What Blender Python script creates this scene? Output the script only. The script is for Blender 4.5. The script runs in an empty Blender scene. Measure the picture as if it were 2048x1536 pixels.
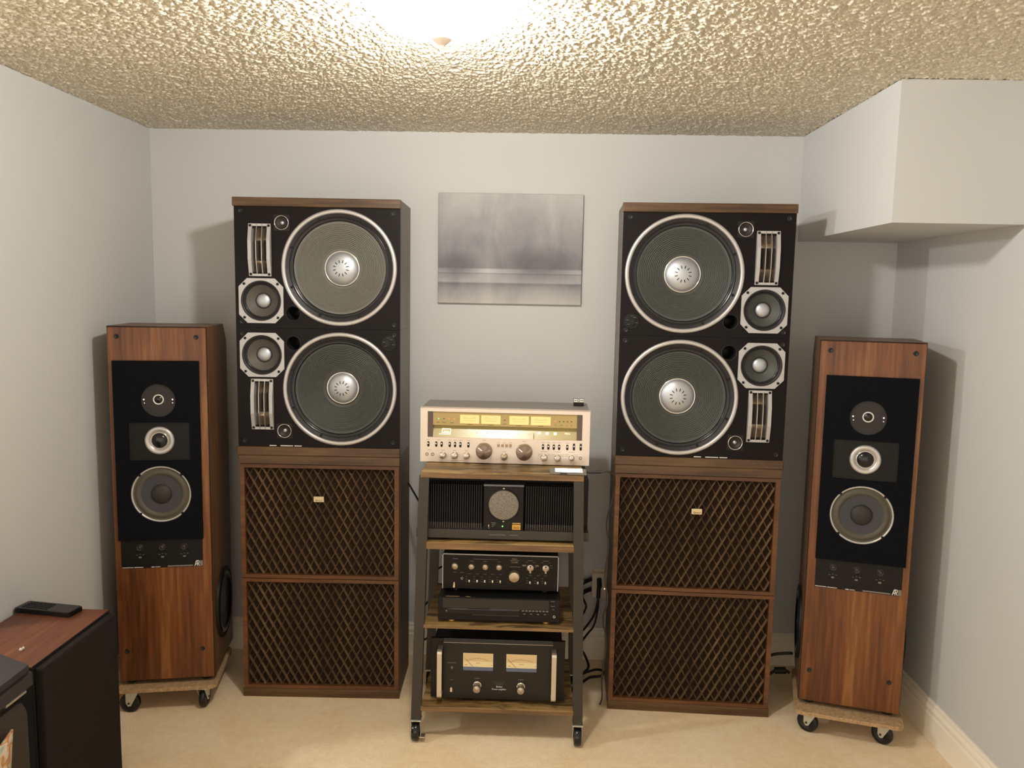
import bpy, bmesh, math, random, re
from mathutils import Vector, Matrix
from mathutils.geometry import tessellate_polygon
random.seed(7)
PI = math.pi
sc = bpy.context.scene
COL = sc.collection

# ------------------------------------------------------------------ camera
F_PX, CAM = 1582.9, Vector((1.7111, -3.5273, 1.6773))
YAW, PITCH, ROLL = -0.0281, -0.1133, 0.0184
fw = Vector((math.sin(YAW)*math.cos(PITCH), math.cos(YAW)*math.cos(PITCH), math.sin(PITCH)))
r0 = Vector((math.cos(YAW), -math.sin(YAW), 0)); u0 = r0.cross(fw)
rt = r0*math.cos(ROLL) + u0*math.sin(ROLL); up = u0*math.cos(ROLL) - r0*math.sin(ROLL)
cd = bpy.data.cameras.new('camera'); cam = bpy.data.objects.new('camera', cd); COL.objects.link(cam)
cam.matrix_world = Matrix(((rt.x, up.x, -fw.x, CAM.x), (rt.y, up.y, -fw.y, CAM.y), (rt.z, up.z, -fw.z, CAM.z), (0, 0, 0, 1)))
cd.sensor_width = 36.0; cd.lens = F_PX/2048*36; cd.clip_start = 0.02
sc.camera = cam
# ------------------------------------------------------------------ world, exposure, light levels
w = bpy.data.worlds.new('world'); sc.world = w; w.use_nodes = True
w.node_tree.nodes['Background'].inputs[0].default_value = (1, 0.915, 0.78, 1)
w.node_tree.nodes['Background'].inputs[1].default_value = 1.58
vs = sc.view_settings
vs.view_transform = 'Standard'; vs.look = 'None'; vs.gamma = 1; vs.use_curve_mapping = False
vs.exposure = 0.1
sc.cycles.max_bounces = 14; sc.cycles.diffuse_bounces = 9
LAMP1, LAMP1_COL = 126.0, (1.0, 0.97, 0.93)
LAMP2, LAMP2_COL = 215.0, (0.86, 0.95, 1.0)

# ------------------------------------------------------------------ material helpers
def lin(h):
    h = h.lstrip('#'); o = []
    for i in (0, 2, 4):
        c = int(h[i:i+2], 16)/255
        o.append(c/12.92 if c <= .04045 else ((c+.055)/1.055)**2.4)
    return (*o, 1)
def lin_hex(g):
    c = g*12.92 if g <= .0031308 else 1.055*g**(1/2.4)-.055
    return '#' + ('%02x' % round(c*255))*3
def mat(name, col, rough=.5, metal=0, emit=None, estr=0, spec=None, coat=0, aniso=0):
    m = bpy.data.materials.new(name); m.use_nodes = True
    b = m.node_tree.nodes['Principled BSDF']
    b.inputs['Base Color'].default_value = lin(col) if isinstance(col, str) else (*col, 1)
    b.inputs['Roughness'].default_value = rough; b.inputs['Metallic'].default_value = metal
    if emit: b.inputs['Emission Color'].default_value = lin(emit); b.inputs['Emission Strength'].default_value = estr
    if spec is not None: b.inputs['Specular IOR Level'].default_value = spec
    if coat: b.inputs['Coat Weight'].default_value = coat; b.inputs['Coat Roughness'].default_value = .08
    if aniso: b.inputs['Anisotropic'].default_value = aniso
    return m
class NT:
    def __init__(s, m): s.m = m; s.n = m.node_tree.nodes; s.l = m.node_tree.links; s.b = s.n.get('Principled BSDF')
    def new(s, t, **k):
        n = s.n.new(t)
        for a, v in k.items():
            if a.startswith('i_'): n.inputs[a[2:].replace('_', ' ')].default_value = v
            else: setattr(n, a, v)
        return n
    def coord(s, scale=(1, 1, 1), rot=(0, 0, 0)):
        t = s.new('ShaderNodeTexCoord'); mp = s.new('ShaderNodeMapping')
        mp.inputs['Scale'].default_value = scale; mp.inputs['Rotation'].default_value = rot
        s.l.new(t.outputs['Object'], mp.inputs['Vector']); return mp.outputs[0]
    def noise(s, vec, sc=5, det=4, rough=.55, dist=0):
        n = s.new('ShaderNodeTexNoise'); n.inputs['Scale'].default_value = sc; n.inputs['Detail'].default_value = det
        n.inputs['Roughness'].default_value = rough; n.inputs['Distortion'].default_value = dist
        s.l.new(vec, n.inputs['Vector']); return n.outputs['Fac']
    def ramp(s, fac, stops):
        n = s.new('ShaderNodeValToRGB'); e = n.color_ramp.elements
        while len(e) < len(stops): e.new(.5)
        for x, (p, c) in zip(e, stops): x.position = p; x.color = lin(c) if isinstance(c, str) else (c, c, c, 1)
        s.l.new(fac, n.inputs[0]); return n.outputs[0]
    def bump(s, h, strength=.3, dist=.01):
        n = s.new('ShaderNodeBump'); n.inputs['Strength'].default_value = strength; n.inputs['Distance'].default_value = dist
        s.l.new(h, n.inputs['Height']); s.l.new(n.outputs[0], s.b.inputs['Normal'])
    def mix(s, fac, a, b, mode='MIX'):
        n = s.new('ShaderNodeMix', data_type='RGBA', blend_type=mode)
        if isinstance(fac, float): n.inputs[0].default_value = fac
        else: s.l.new(fac, n.inputs[0])
        for k, x in ((6, a), (7, b)):
            if isinstance(x, str): n.inputs[k].default_value = lin(x)
            else: s.l.new(x, n.inputs[k])
        return n.outputs[2]
    def color(s, c): s.l.new(c, s.b.inputs['Base Color'])
def wood(name, stops, axis='z', fine=60, broad=7, rough=.42, bump=.08, coat=0, spec=None, gain=1.0):
    m = mat(name, '#805030', rough, coat=coat, spec=spec); t = NT(m)
    k = .06
    s1 = {'x': (k, 1, 1), 'y': (1, k, 1), 'z': (1, 1, k)}[axis]
    v = t.coord(s1)
    a = t.noise(v, broad, 3, .6, .6); b = t.noise(v, fine, 3, .6)
    c = t.mix(.38, t.ramp(a, [(0.3, 0.0), (0.7, 1.0)]), t.ramp(b, [(0.35, 0.0), (0.65, 1.0)]))
    t.color(t.mix(1.0, t.ramp(c, stops), lin_hex(gain), 'MULTIPLY')); t.bump(b, bump, .002)
    return m
M = {}
M['wall'] = mat('wall_paint', '#c6c7c7', .75); t = NT(M['wall']); t.bump(t.noise(t.coord(), 160, 3), .05, .002)
M['white_trim'] = mat('trim_paint', '#f4ebdb', .45)
# popcorn ceiling
M['ceiling'] = mat('popcorn_plaster', '#d9d2bf', .9, spec=.2); t = NT(M['ceiling'])
t.color(t.ramp(t.noise(t.coord(), 90, 2), [(.35, '#c9c2b0'), (.65, '#e6dfcf')]))
# carpet
M['carpet'] = mat('carpet_pile', '#c4a888', .95, spec=.1); t = NT(M['carpet']); v = t.coord()
big = t.noise(v, 3.2, 3, .5, .4); fin = t.noise(v, 260, 2); mid = t.noise(v, 28, 4, .7)
c = t.ramp(big, [(.38, '#edd2a8'), (.6, '#fdecd0')]); c = t.mix(.5, c, t.ramp(mid, [(.36, '#e4c69c'), (.62, '#f6e2c0')]))
c = t.mix(.35, c, t.ramp(fin, [(.3, '#dfc49c'), (.7, '#f6e4c6')])); t.color(c); t.bump(fin, .6, .006)
# speakers
M['walnut'] = wood('walnut_front_veneer', [(0.1, '#512a12'), (.45, '#7d4721'), (.7, '#965a2c'), (.95, '#b0763f')], 'z', 70, 9, .38, gain=.56)
M['walnut_side'] = wood('walnut_side_veneer', [(0.1, '#4a2f1a'), (.5, '#6a4526'), (.9, '#855a35')], 'z', 70, 9, .4, gain=.8)
M['oak_cap'] = wood('brown_vinyl_wood', [(0.1, '#4a331d'), (.45, '#6b4c2b'), (.7, '#7d5c37'), (.95, '#937047')], 'x', 90, 14, .4, gain=.6)
M['red_frame'] = wood('reddish_frame_wood', [(0.1, '#4c2e17'), (.5, '#673f20'), (.9, '#7f532d')], 'x', 80, 14, .45, gain=.9)
M['slat'] = wood('lattice_wood', [(0.1, '#4c3b29'), (.5, '#685139'), (.9, '#81684b')], 'z', 60, 20, .5, gain=.85)
M['slat_dark'] = mat('grille_cloth', '#35261d', .95, spec=.1); t = NT(M['slat_dark']); n = t.noise(t.coord(), 420, 2)
t.color(t.ramp(n, [(.3, '#20160f'), (.7, '#33251c')])); t.bump(n, .4, .002)
M['vinyl_side'] = mat('grey_brown_vinyl', '#76706a', .5); t = NT(M['vinyl_side']); n = t.noise(t.coord((1, 1, .08)), 70, 3)
t.color(t.ramp(n, [(.3, '#68625c'), (.7, '#7f7973')]))
M['lattice_side'] = mat('dark_brown_side', '#4b3a2c', .5); t = NT(M['lattice_side']); n = t.noise(t.coord((1, 1, .08)), 60, 3)
t.color(t.ramp(n, [(.3, '#433326'), (.7, '#5a4736')]))
M['baffle'] = mat('black_baffle', '#0e0a0a', .4, spec=.16); t = NT(M['baffle']); n = t.noise(t.coord((.15, 1, 1)), 50, 4)
t.color(t.ramp(n, [(.3, '#0d0909'), (.7, '#140f0e')])); t.bump(n, .06, .002)
M['silver'] = mat('cast_silver', '#b4b2b2', .4, .35)
M['silver_ring'] = mat('satin_ring', '#bdb9b7', .34, .55)
M['alu'] = mat('brushed_aluminium', '#d8cfc6', .28, .9)
M['dome'] = mat('satin_dome', '#bcbfc5', .48, .8)
M['edge'] = mat('silver_edge', '#b9bcc2', .3, .3); M['chrome'] = mat('chrome', '#e2ddd6', .12, 1)
M['zinc'] = mat('zinc_bracket', '#cfd0c6', .35, .6)
M['gasket'] = mat('grey_gasket', '#232122', .5, spec=.35)
M['gloss_black'] = mat('gloss_rubber', '#121316', .2)
M['gloss_grey'] = mat('gloss_dark_plastic', '#2a2526', .18); M['rubber'] = mat('black_rubber', '#141414', .55)
M['cone'] = mat('grey_cone', '#40423e', .6); M['cone_pale'] = mat('pale_cone', '#64635b', .7)  # second cone colour is a lighter grey, for one woofer only
M['cone_mid'] = mat('mid_cone', '#504c46', .6)
M['cone_blue'] = mat('slate_cone', '#37373d', .6)
M['surround_grey'] = mat('grey_surround', '#4b4639', .6)
M['cap_dark'] = mat('dark_cap', '#272420', .6)
M['felt'] = mat('black_felt', '#0d0e12', 1, spec=.1); t = NT(M['felt']); n = t.noise(t.coord(), 350, 2)
t.color(t.ramp(n, [(.3, '#08090c'), (.7, '#15161b')])); t.bump(n, .6, .003)
M['wheel'] = mat('wheel_black', '#0c0c0c', .45); M['fin'] = mat('fin_black', '#060606', .6); M['black'] = mat('black_paint', '#0d0b0a', .4, spec=.35); M['black_matte'] = mat('black_matte', '#0c0c0c', .7)
M['charcoal'] = mat('charcoal_plastic', '#12100e', .5, spec=.25)
M['face_dark'] = mat('dark_faceplate', '#191510', .42, .1); M['face_brown'] = mat('brown_black_faceplate', '#100b0a', .38, .1, spec=.3)
M['grey_disc'] = mat('dark_disc', '#1d1917', .55)
M['steel'] = mat('grey_steel', '#3a3530', .42, .3)
M['throat'] = mat('throat_shade', '#1a1512', .35, .4); M['hole'] = mat('dark_hole', '#040404', .8)
M['cream'] = mat('cream_plate', '#d9c39a', .4); M['ink'] = mat('dark_ink', '#2a2018', .5); M['white_ink'] = mat('white_ink', '#d8d4cc', .5)
M['gold_ink'] = mat('gold_ink', '#b89a5e', .4); M['grey_ink'] = mat('grey_ink', '#77736c', .5); M['green_ink'] = mat('green_ink', '#33423a', .5)
M['gold'] = mat('gold_plate', '#c99a4e', .3, .6)
M['bronze'] = mat('bronze_button', '#a58a6c', .3, .7)
M['champagne'] = mat('champagne_knob', '#b3a58f', .3, .8)
for k_, c_ in (('knob_dark', '#8a7768'), ('disc_alu', '#d8cfc6'), ('disc_champagne', '#b9aa94')):
    m = mat('turned_'+k_, c_, .34, 1, aniso=.92); t = NT(m); tg = t.new('ShaderNodeTangent', direction_type='RADIAL', axis='Y'); t.l.new(tg.outputs[0], t.b.inputs['Tangent']); M[k_] = m
M['receiver_face'] = mat('champagne_silver_face', '#dccdbf', .36, .55)
M['receiver_top'] = mat('grey_metal_cover', '#8c867f', .5, .3)
M['cheek'] = mat('brown_cheek', '#57473f', .4)
M['dial_back'] = mat('lit_dial_panel', '#988450', .3, emit='#c4a05a', estr=.14)
M['dial_glass'] = mat('dial_glass', '#98895a', .26, emit='#c0ac68', estr=.14, spec=.55)
M['meter_lit'] = mat('lit_amber_meter', '#d8ae78', .4, emit='#ffbe74', estr=.60)
M['dial_lit'] = mat('lit_cream_mark', '#fff0d0', .4, emit='#ffe8c0', estr=.9)
M['led_red'] = mat('red_led', '#ff5030', .3, emit='#ff7050', estr=1.6); M['led_green'] = mat('green_led', '#50ff60', .3, emit='#70ff70', estr=1.6)
M['led_off'] = mat('unlit_led', '#2c2412', .4)
M['rack_wood'] = mat('rustic_shelf_wood', '#8a683a', .5); t = NT(M['rack_wood']); v = t.coord((.12, 1, 1))
a = t.noise(v, 14, 5, .65, .8); b2 = t.noise(t.coord((.35, 1.6, 1)), 9, 4, .7, 1.2)
c = t.ramp(a, [(.25, '#4c3820'), (.42, '#7c6036'), (.6, '#9c804e'), (.8, '#b29763')])
c = t.mix(t.ramp(b2, [(.47, 0.0), (.60, .85)]), c, '#2b2013'); t.color(c)
M['rack_edge'] = wood('rustic_shelf_edge', [(.1, '#4f3820'), (.5, '#745636'), (.9, '#8f6f46')], 'x', 60, 10, .5)
M['particle'] = mat('particle_board', '#a88a66', .8); t = NT(M['particle']); n = t.noise(t.coord(), 120, 4, .7)
t.color(t.ramp(n, [(.35, '#8f714e'), (.65, '#bd9f79')]))
M['mesh_grey'] = mat('grey_mesh', '#8b8478', .5, .3); t = NT(M['mesh_grey']); vo = t.new('ShaderNodeTexVoronoi'); vo.inputs['Scale'].default_value = 330
t.l.new(t.coord(), vo.inputs['Vector']); t.color(t.ramp(vo.outputs['Distance'], [(.2, '#2c2822'), (.45, '#7f776b')]))
M['meter_face'] = mat('meter_face', '#d9c79a', .4, emit='#e0c890', estr=.06); t = NT(M['meter_face'])
M['meter_blue'] = mat('meter_blue', '#5b6580', .4); M['meter_peach'] = mat('meter_peach', '#cdb184', .4, emit='#d8b078', estr=.05)
M['white_plastic'] = mat('white_plastic', '#d9cbb8', .4)
M['cable'] = mat('black_cable', '#141210', .5); M['cable_brown'] = mat('grey_brown_cable', '#3a322a', .5)
M['phone_screen'] = mat('bright_screen', '#ffffff', .2, emit='#ffffff', estr=1.3); M['phone_body'] = mat('silver_grey_body', '#77736c', .35, .6)
M['case'] = mat('black_case', '#2d2a2c', .55); t = NT(M['case']); n = t.noise(t.coord(), 200, 3); t.bump(n, .15, .002)
M['upholstery'] = mat('dark_upholstery', '#2e251c', .9); t = NT(M['upholstery']); n = t.noise(t.coord(), 300, 2)
t.color(t.ramp(n, [(.3, '#261e16'), (.7, '#3a3026')])); t.bump(n, .5, .003)
M['speaker_cloth'] = mat('black_speaker_cloth', '#221d1a', .95, spec=.15); t = NT(M['speaker_cloth']); n = t.noise(t.coord(), 330, 2)
t.color(t.ramp(n, [(.3, '#1b1714'), (.7, '#2c2622')])); t.bump(n, .4, .002)
M['rosewood'] = wood('rosewood_top', [(.1, '#4c2813'), (.5, '#73422a'), (.8, '#8a5233'), (.95, '#a0663f')], 'y', 60, 9, .4, gain=.7)
M['throw'] = mat('patterned_cloth', '#b9ad97', .9); t = NT(M['throw']); n = t.noise(t.coord(), 14, 2, .5, 1.2)
t.color(t.ramp(n, [(.42, '#c4b9a3'), (.5, '#b0713c'), (.56, '#cbbfa8'), (.68, '#8c9a86')]))
# lamp glass: a frosted shade that glows and lets the bulb's light through
m = bpy.data.materials.new('frosted_lamp_glass'); m.use_nodes = True; n = m.node_tree.nodes; l = m.node_tree.links; n.clear()
o = n.new('ShaderNodeOutputMaterial'); tr = n.new('ShaderNodeBsdfTransparent'); em = n.new('ShaderNodeEmission'); mx = n.new('ShaderNodeMixShader')
tr.inputs[0].default_value = (1, .97, .92, 1); em.inputs[0].default_value = (1, .93, .8, 1); em.inputs[1].default_value = 3.2; mx.inputs[0].default_value = .56
l.new(tr.outputs[0], mx.inputs[1]); l.new(em.outputs[0], mx.inputs[2]); l.new(mx.outputs[0], o.inputs[0]); M['lamp_glass'] = m
M['finial'] = mat('pale_finial', '#e8dcd2', .4)
# painting: a plain abstract grey canvas
m = mat('grey_abstract_canvas', '#8c8c90', .6); t = NT(m); M['canvas'] = m
tc = t.new('ShaderNodeTexCoord'); sp = t.new('ShaderNodeSeparateXYZ'); t.l.new(tc.outputs['Object'], sp.inputs[0])
mr = t.new('ShaderNodeMapRange'); mr.inputs[1].default_value = 0; mr.inputs[2].default_value = .478; t.l.new(sp.outputs[2], mr.inputs[0])
base = t.ramp(mr.outputs[0], [(0, '#c2bcb6'), (.13, '#8d8d92'), (.185, '#55545a'), (.2, '#a5a6ac'), (.27, '#9a9ba1'), (.275, '#5d5c62'), (.285, '#b7b8be'), (.315, '#b4b5bb'), (.325, '#66666e'), (.55, '#808087'), (1, '#bab9b8')])
cl = t.ramp(t.noise(t.coord((1, 1, .45)), 7, 5, .6, .5), [(.3, '#5f5f68'), (.7, '#c0bfbd')])
c = t.mix(.35, base, cl)
def blob(cx, cz, rx, rz, dark):
    global c
    mp = t.new('ShaderNodeMapping'); t.l.new(tc.outputs['Object'], mp.inputs[0])
    mp.inputs['Location'].default_value = (-cx/rx, 0, -cz/rz); mp.inputs['Scale'].default_value = (1/rx, 0, 1/rz)
    vm = t.new('ShaderNodeVectorMath', operation='LENGTH'); t.l.new(mp.outputs[0], vm.inputs[0])
    c = t.mix(t.ramp(vm.outputs['Value'], [(.3, .75), (1.25, 0.0)]), c, dark)
blob(.08, .165, .13, .075, '#5c5b61'); blob(.45, .17, .20, .10, '#55545a')
t.color(c); t.bump(t.noise(t.coord(), 240, 2), .1, .001)

# ------------------------------------------------------------------ geometry helpers
class G:
    """collects geometry of ONE part. local axes: x right, y back into the room wall, z up; fronts face -y"""
    def __init__(s): s.v = []; s.f = []; s.sm = []
    def add(s, vs, fs, smooth=False):
        o = len(s.v); s.v += [tuple(x) for x in vs]; s.f += [tuple(i+o for i in f) for f in fs]; s.sm += [smooth]*len(fs)
        return s
    def box(s, x0, x1, y0, y1, z0, z1, open_front=False):
        v = [(x0, y0, z0), (x1, y0, z0), (x1, y1, z0), (x0, y1, z0), (x0, y0, z1), (x1, y0, z1), (x1, y1, z1), (x0, y1, z1)]
        f = [(0, 3, 2, 1), (4, 5, 6, 7), (1, 2, 6, 5), (2, 3, 7, 6), (3, 0, 4, 7)]
        if not open_front: f.append((0, 1, 5, 4))
        return s.add(v, f)
    def bbox(s, x0, x1, y0, y1, z0, z1, b=.002, seg=2):
        bm = bmesh.new(); bmesh.ops.create_cube(bm, size=1)
        for q in bm.verts: q.co = Vector(((x0+x1)/2+q.co.x*(x1-x0), (y0+y1)/2+q.co.y*(y1-y0), (z0+z1)/2+q.co.z*(z1-z0)))
        bmesh.ops.bevel(bm, geom=bm.edges[:], offset=b, segments=seg, affect='EDGES', profile=.5)
        bm.verts.index_update()
        s.add([q.co for q in bm.verts], [[q.index for q in f.verts] for f in bm.faces]); bm.free(); return s
    def tub(s, x0, x1, y0, y1, z0, z1, t=.018):
        s.box(x0, x1, y0, y1, z0, z1, True)
        a, b, c, d, e = x0+t, x1-t, y1-t, z0+t, z1-t
        v = [(a, y0, d), (b, y0, d), (b, c, d), (a, c, d), (a, y0, e), (b, y0, e), (b, c, e), (a, c, e)]
        s.add(v, [(0, 1, 2, 3), (4, 7, 6, 5), (1, 5, 6, 2), (2, 6, 7, 3), (3, 7, 4, 0)])
        s.add([(x0, y0, z0), (x1, y0, z0), (x1, y0, z1), (x0, y0, z1), (a, y0, d), (b, y0, d), (b, y0, e), (a, y0, e)],
              [(0, 1, 5, 4), (1, 2, 6, 5), (2, 3, 7, 6), (3, 0, 4, 7)]); return s
    def lathe(s, cx, cz, prof, seg=48, axis='y', cy=0, smooth=True, flip=False):
        """prof: list of (radius, depth); depth along +axis (y: into the wall)"""
        vs = []; fs = []
        for r, d in prof:
            for k in range(seg):
                a = 2*PI*k/seg; p, q = r*math.cos(a), r*math.sin(a)
                if axis == 'y': vs.append((cx+p, cy+d, cz+q))
                elif axis == 'z': vs.append((cx+p, cy+q, cz+d))
                else: vs.append((cx+d, cy+p, cz+q))
        for i in range(len(prof)-1):
            for k in range(seg):
                a, b = i*seg+k, i*seg+(k+1) % seg
                fs.append((a, b, b+seg, a+seg))
        if prof[0][0] < 1e-6 or prof[-1][0] < 1e-6: pass
        return s.add(vs, fs, smooth)
    def disc(s, cx, cz, r, d0, d1, seg=24, axis='y', cy=0, smooth=False):
        """closed cylinder from depth d0 to d1"""
        vs = []
        for d in (d0, d1):
            for k in range(seg):
                a = 2*PI*k/seg; p, q = r*math.cos(a), r*math.sin(a)
                vs.append((cx+p, cy+d, cz+q) if axis == 'y' else ((cx+p, cy+q, cz+d) if axis == 'z' else (cx+d, cy+p, cz+q)))
        fs = [(k, (k+1) % seg, seg+(k+1) % seg, seg+k) for k in range(seg)]
        s.add(vs, fs, True); s.add(vs[:seg], [tuple(range(seg))]); s.add(vs[seg:], [tuple(reversed(range(seg)))]); return s
    def plate(s, outer, holes, y0, y1):
        """flat plate in the xz plane with holes; outer/holes are lists of (x,z)"""
        polys = [[Vector((x, z, 0)) for x, z in p] for p in [outer]+holes]
        tri = tessellate_polygon(polys); flat = [q for p in polys for q in p]; n = len(flat)
        vs = [(q.x, y0, q.y) for q in flat]+[(q.x, y1, q.y) for q in flat]
        fs = [tuple(f) for f in tri]+[tuple(i+n for i in reversed(f)) for f in tri]
        o = 0
        for p in polys:
            m_ = len(p)
            fs += [(o+k, o+(k+1) % m_, n+o+(k+1) % m_, n+o+k) for k in range(m_)]; o += m_
        return s.add(vs, fs)
    def prism(s, poly, axis, a0, a1):
        """extrude a polygon; axis x: poly in (y,z); axis z: poly in (x,y); axis y: poly in (x,z)"""
        def P(q, a): return (a, q[0], q[1]) if axis == 'x' else ((q[0], a, q[1]) if axis == 'y' else (q[0], q[1], a))
        n = len(poly); vs = [P(q, a0) for q in poly]+[P(q, a1) for q in poly]
        fs = [tuple(range(n)), tuple(reversed(range(n, 2*n)))]+[(k, (k+1) % n, n+(k+1) % n, n+k) for k in range(n)]
        return s.add(vs, fs)
    def tube(s, pts, r, seg=8, res=6):
        P = [Vector(p) for p in pts]; path = []
        ext = [P[0]*2-P[1]]+P+[P[-1]*2-P[-2]]
        for i in range(1, len(ext)-2):
            a, b, c_, d = ext[i-1:i+3]
            for k in range(res):
                u = k/res
                path.append(.5*((2*b)+(c_-a)*u+(2*a-5*b+4*c_-d)*u*u+(3*b-a-3*c_+d)*u**3))
        path.append(P[-1]); n = len(path); vs = []; fs = []; nrm = None
        for i, p in enumerate(path):
            tg = (path[min(i+1, n-1)]-path[max(i-1, 0)]).normalized()
            if nrm is None: nrm = tg.orthogonal().normalized()
            nrm = (nrm-tg*nrm.dot(tg)).normalized(); bn = tg.cross(nrm)
            for k in range(seg):
                a = 2*PI*k/seg; vs.append(p+nrm*(r*math.cos(a))+bn*(r*math.sin(a)))
        for i in range(n-1):
            for k in range(seg):
                a, b = i*seg+k, i*seg+(k+1) % seg; fs.append((a, b, b+seg, a+seg))
        s.add(vs, fs, True); s.add(vs[:seg], [tuple(reversed(range(seg)))]); s.add(vs[-seg:], [tuple(range(seg))]); return s
    def text(s, body, x, z, size, y=-.0006, align='CENTER', italic=0):
        cu = bpy.data.curves.new('t', 'FONT'); cu.body = body; cu.size = size; cu.align_x = align; cu.align_y = 'CENTER'; cu.extrude = .0003; cu.shear = italic
        ob = bpy.data.objects.new('t', cu); COL.objects.link(ob); bpy.context.view_layer.update()
        me = bpy.data.meshes.new_from_object(ob)
        s.add([(x+q.co.x, y-q.co.z, z+q.co.y) for q in me.vertices], [tuple(p.vertices) for p in me.polygons])
        bpy.data.objects.remove(ob); bpy.data.curves.remove(cu); bpy.data.meshes.remove(me); return s
    def marks(s, lst, y=0):
        for x, z, w_, h in lst: s.box(x-w_/2, x+w_/2, y-.0004, y, z-h/2, z+h/2)
        return s
    def mesh(s, name, m):
        me = bpy.data.meshes.new(name); me.from_pydata(s.v, [], s.f)
        me.polygons.foreach_set('use_smooth', s.sm); me.materials.append(m)
        bm = bmesh.new(); bm.from_mesh(me); bmesh.ops.recalc_face_normals(bm, faces=bm.faces); bm.to_mesh(me); bm.free(); me.update()
        return me
    def build(s, name, m, parent=None, label=None, loc=None, rz=None):
        return link(name, s.mesh(name, m), parent, label, loc, rz)
def link(name, me, parent=None, label=None, loc=None, rz=None):
    ob = bpy.data.objects.new(name, me); COL.objects.link(ob)
    if parent: ob.parent = parent
    if label: ob['label'] = label
    if loc: ob.location = loc
    if re.search('captions|marks|print|scale|lettering|tray_lines|vent_slots|printed_name|grey_stripe', name): ob['kind'] = 'stuff'
    if rz is not None: ob.rotation_euler = (0, 0, rz)
    return ob
def thing(name, label, cat, loc=(0, 0, 0), rz=0, group=None):
    o = bpy.data.objects.new(name, None); o.empty_display_size = .05; COL.objects.link(o); o.location = loc; o.rotation_euler = (0, 0, rz)
    return tag(o, label, cat, group)
def tag(o, label, cat, group=None):
    o['label'] = label; o['category'] = cat
    if group: o['group'] = group
    return o
def struct(o, label=None):
    o['kind'] = 'structure'
    if label: o['label'] = label
    return o
def circ(cx, cz, r, n=48): return [(cx+r*math.cos(2*PI*k/n), cz+r*math.sin(2*PI*k/n)) for k in range(n)]
def rrect(x0, x1, z0, z1, r, n=5):
    o = []
    for cx, cz, a0 in ((x1-r, z1-r, 0), (x0+r, z1-r, PI/2), (x0+r, z0+r, PI), (x1-r, z0+r, 1.5*PI)):
        o += [(cx+r*math.cos(a0+PI/2*k/n), cz+r*math.sin(a0+PI/2*k/n)) for k in range(n+1)]
    return o
SCREW = G().disc(0, 0, .0052, -.0022, .001, 14).disc(0, 0, .0026, -.0024, -.002, 6).mesh('screw', M['charcoal'])
SOCKET = G().lathe(0, 0, [(.0092, .001), (.0090, -.0016), (.0066, -.0022), (.0056, -.0005), (.0001, -.0005)], 18).mesh('grille_socket', M['rubber'])

# ------------------------------------------------------------------ room
H, W, SX, SD, SZ, BB = 2.371, 3.2738, 2.8452, .9132, 1.9268, .150
X0, Y0 = -3.2, -5.2
struct(G().box(X0, W, Y0, 0, -.1, 0).build('floor', M['carpet']), 'beige carpeted floor')
struct(G().box(X0, W+.1, 0, .1, 0, H+.004).build('wall_back', M['wall']), 'light grey back wall')
struct(G().box(W, W+.1, Y0, 0, 0, H+.004).build('wall_right', M['wall']), 'light grey right wall')
struct(G().box(-.12, 0, -1.2, 0, 0, H+.004).build('wall_left', M['wall']), 'light grey left wall')
struct(G().box(SX, W, -SD, 0, SZ, H).build('wall_bulkhead', M['wall']), 'boxed-in bulkhead in the upper right corner')
# ceiling: slab plus a really displaced popcorn skin where the photo shows it
cl = struct(G().box(X0, W+.1, Y0, .1, H+.0045, H+.1).build('ceiling', M['ceiling']), 'cream popcorn-textured ceiling')
def popcorn():
    import numpy as np
    rng = np.random.default_rng(3)
    def layer(x0, x1, y0, y1, step, cell, amp):
        nx, ny = int((x1-x0)/step)+1, int((y1-y0)/step)+1
        gx, gy = np.meshgrid(np.linspace(x0, x1, nx), np.linspace(y0, y1, ny))
        h = np.zeros_like(gx)
        for cs, am in ((cell, 1.0), (cell*.6, .8), (cell*1.7, .25)):
            mx_, my_ = int((x1-x0)/cs)+4, int((y1-y0)/cs)+4
            lat = rng.random((my_, mx_))
            fx, fy = (gx-x0)/cs+1, (gy-y0)/cs+1; ix, iy = fx.astype(int), fy.astype(int); tx, ty = fx-ix, fy-iy
            tx, ty = tx*tx*(3-2*tx), ty*ty*(3-2*ty)
            h += am*((lat[iy, ix]*(1-tx)+lat[iy, ix+1]*tx)*(1-ty)+(lat[iy+1, ix]*(1-tx)+lat[iy+1, ix+1]*tx)*ty-.5)
        h = np.clip(h/.75+.35, 0, 1)**1.2*amp
        z = H+.004-h
        v = np.stack([gx, gy, z], -1).reshape(-1, 3)
        i = np.arange(nx*ny).reshape(ny, nx)
        q = np.stack([i[:-1, :-1], i[1:, :-1], i[1:, 1:], i[:-1, 1:]], -1).reshape(-1, 4)
        return v, q
    v1, q1 = layer(-.1, W, -1.95, 0.0, .0034, .0072, .0068)
    me = bpy.data.meshes.new('popcorn_texture')
    me.vertices.add(len(v1)); me.vertices.foreach_set('co', v1.ravel())
    me.loops.add(q1.size); me.loops.foreach_set('vertex_index', q1.ravel())
    me.polygons.add(len(q1)); me.polygons.foreach_set('loop_start', np.arange(0, q1.size, 4)); me.polygons.foreach_set('loop_total', np.full(len(q1), 4))
    me.polygons.foreach_set('use_smooth', np.ones(len(q1), bool))
    me.update(calc_edges=True); me.materials.append(M['ceiling'])
    o = link('popcorn_texture', me, cl); o['kind'] = 'stuff'
popcorn()
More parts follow.
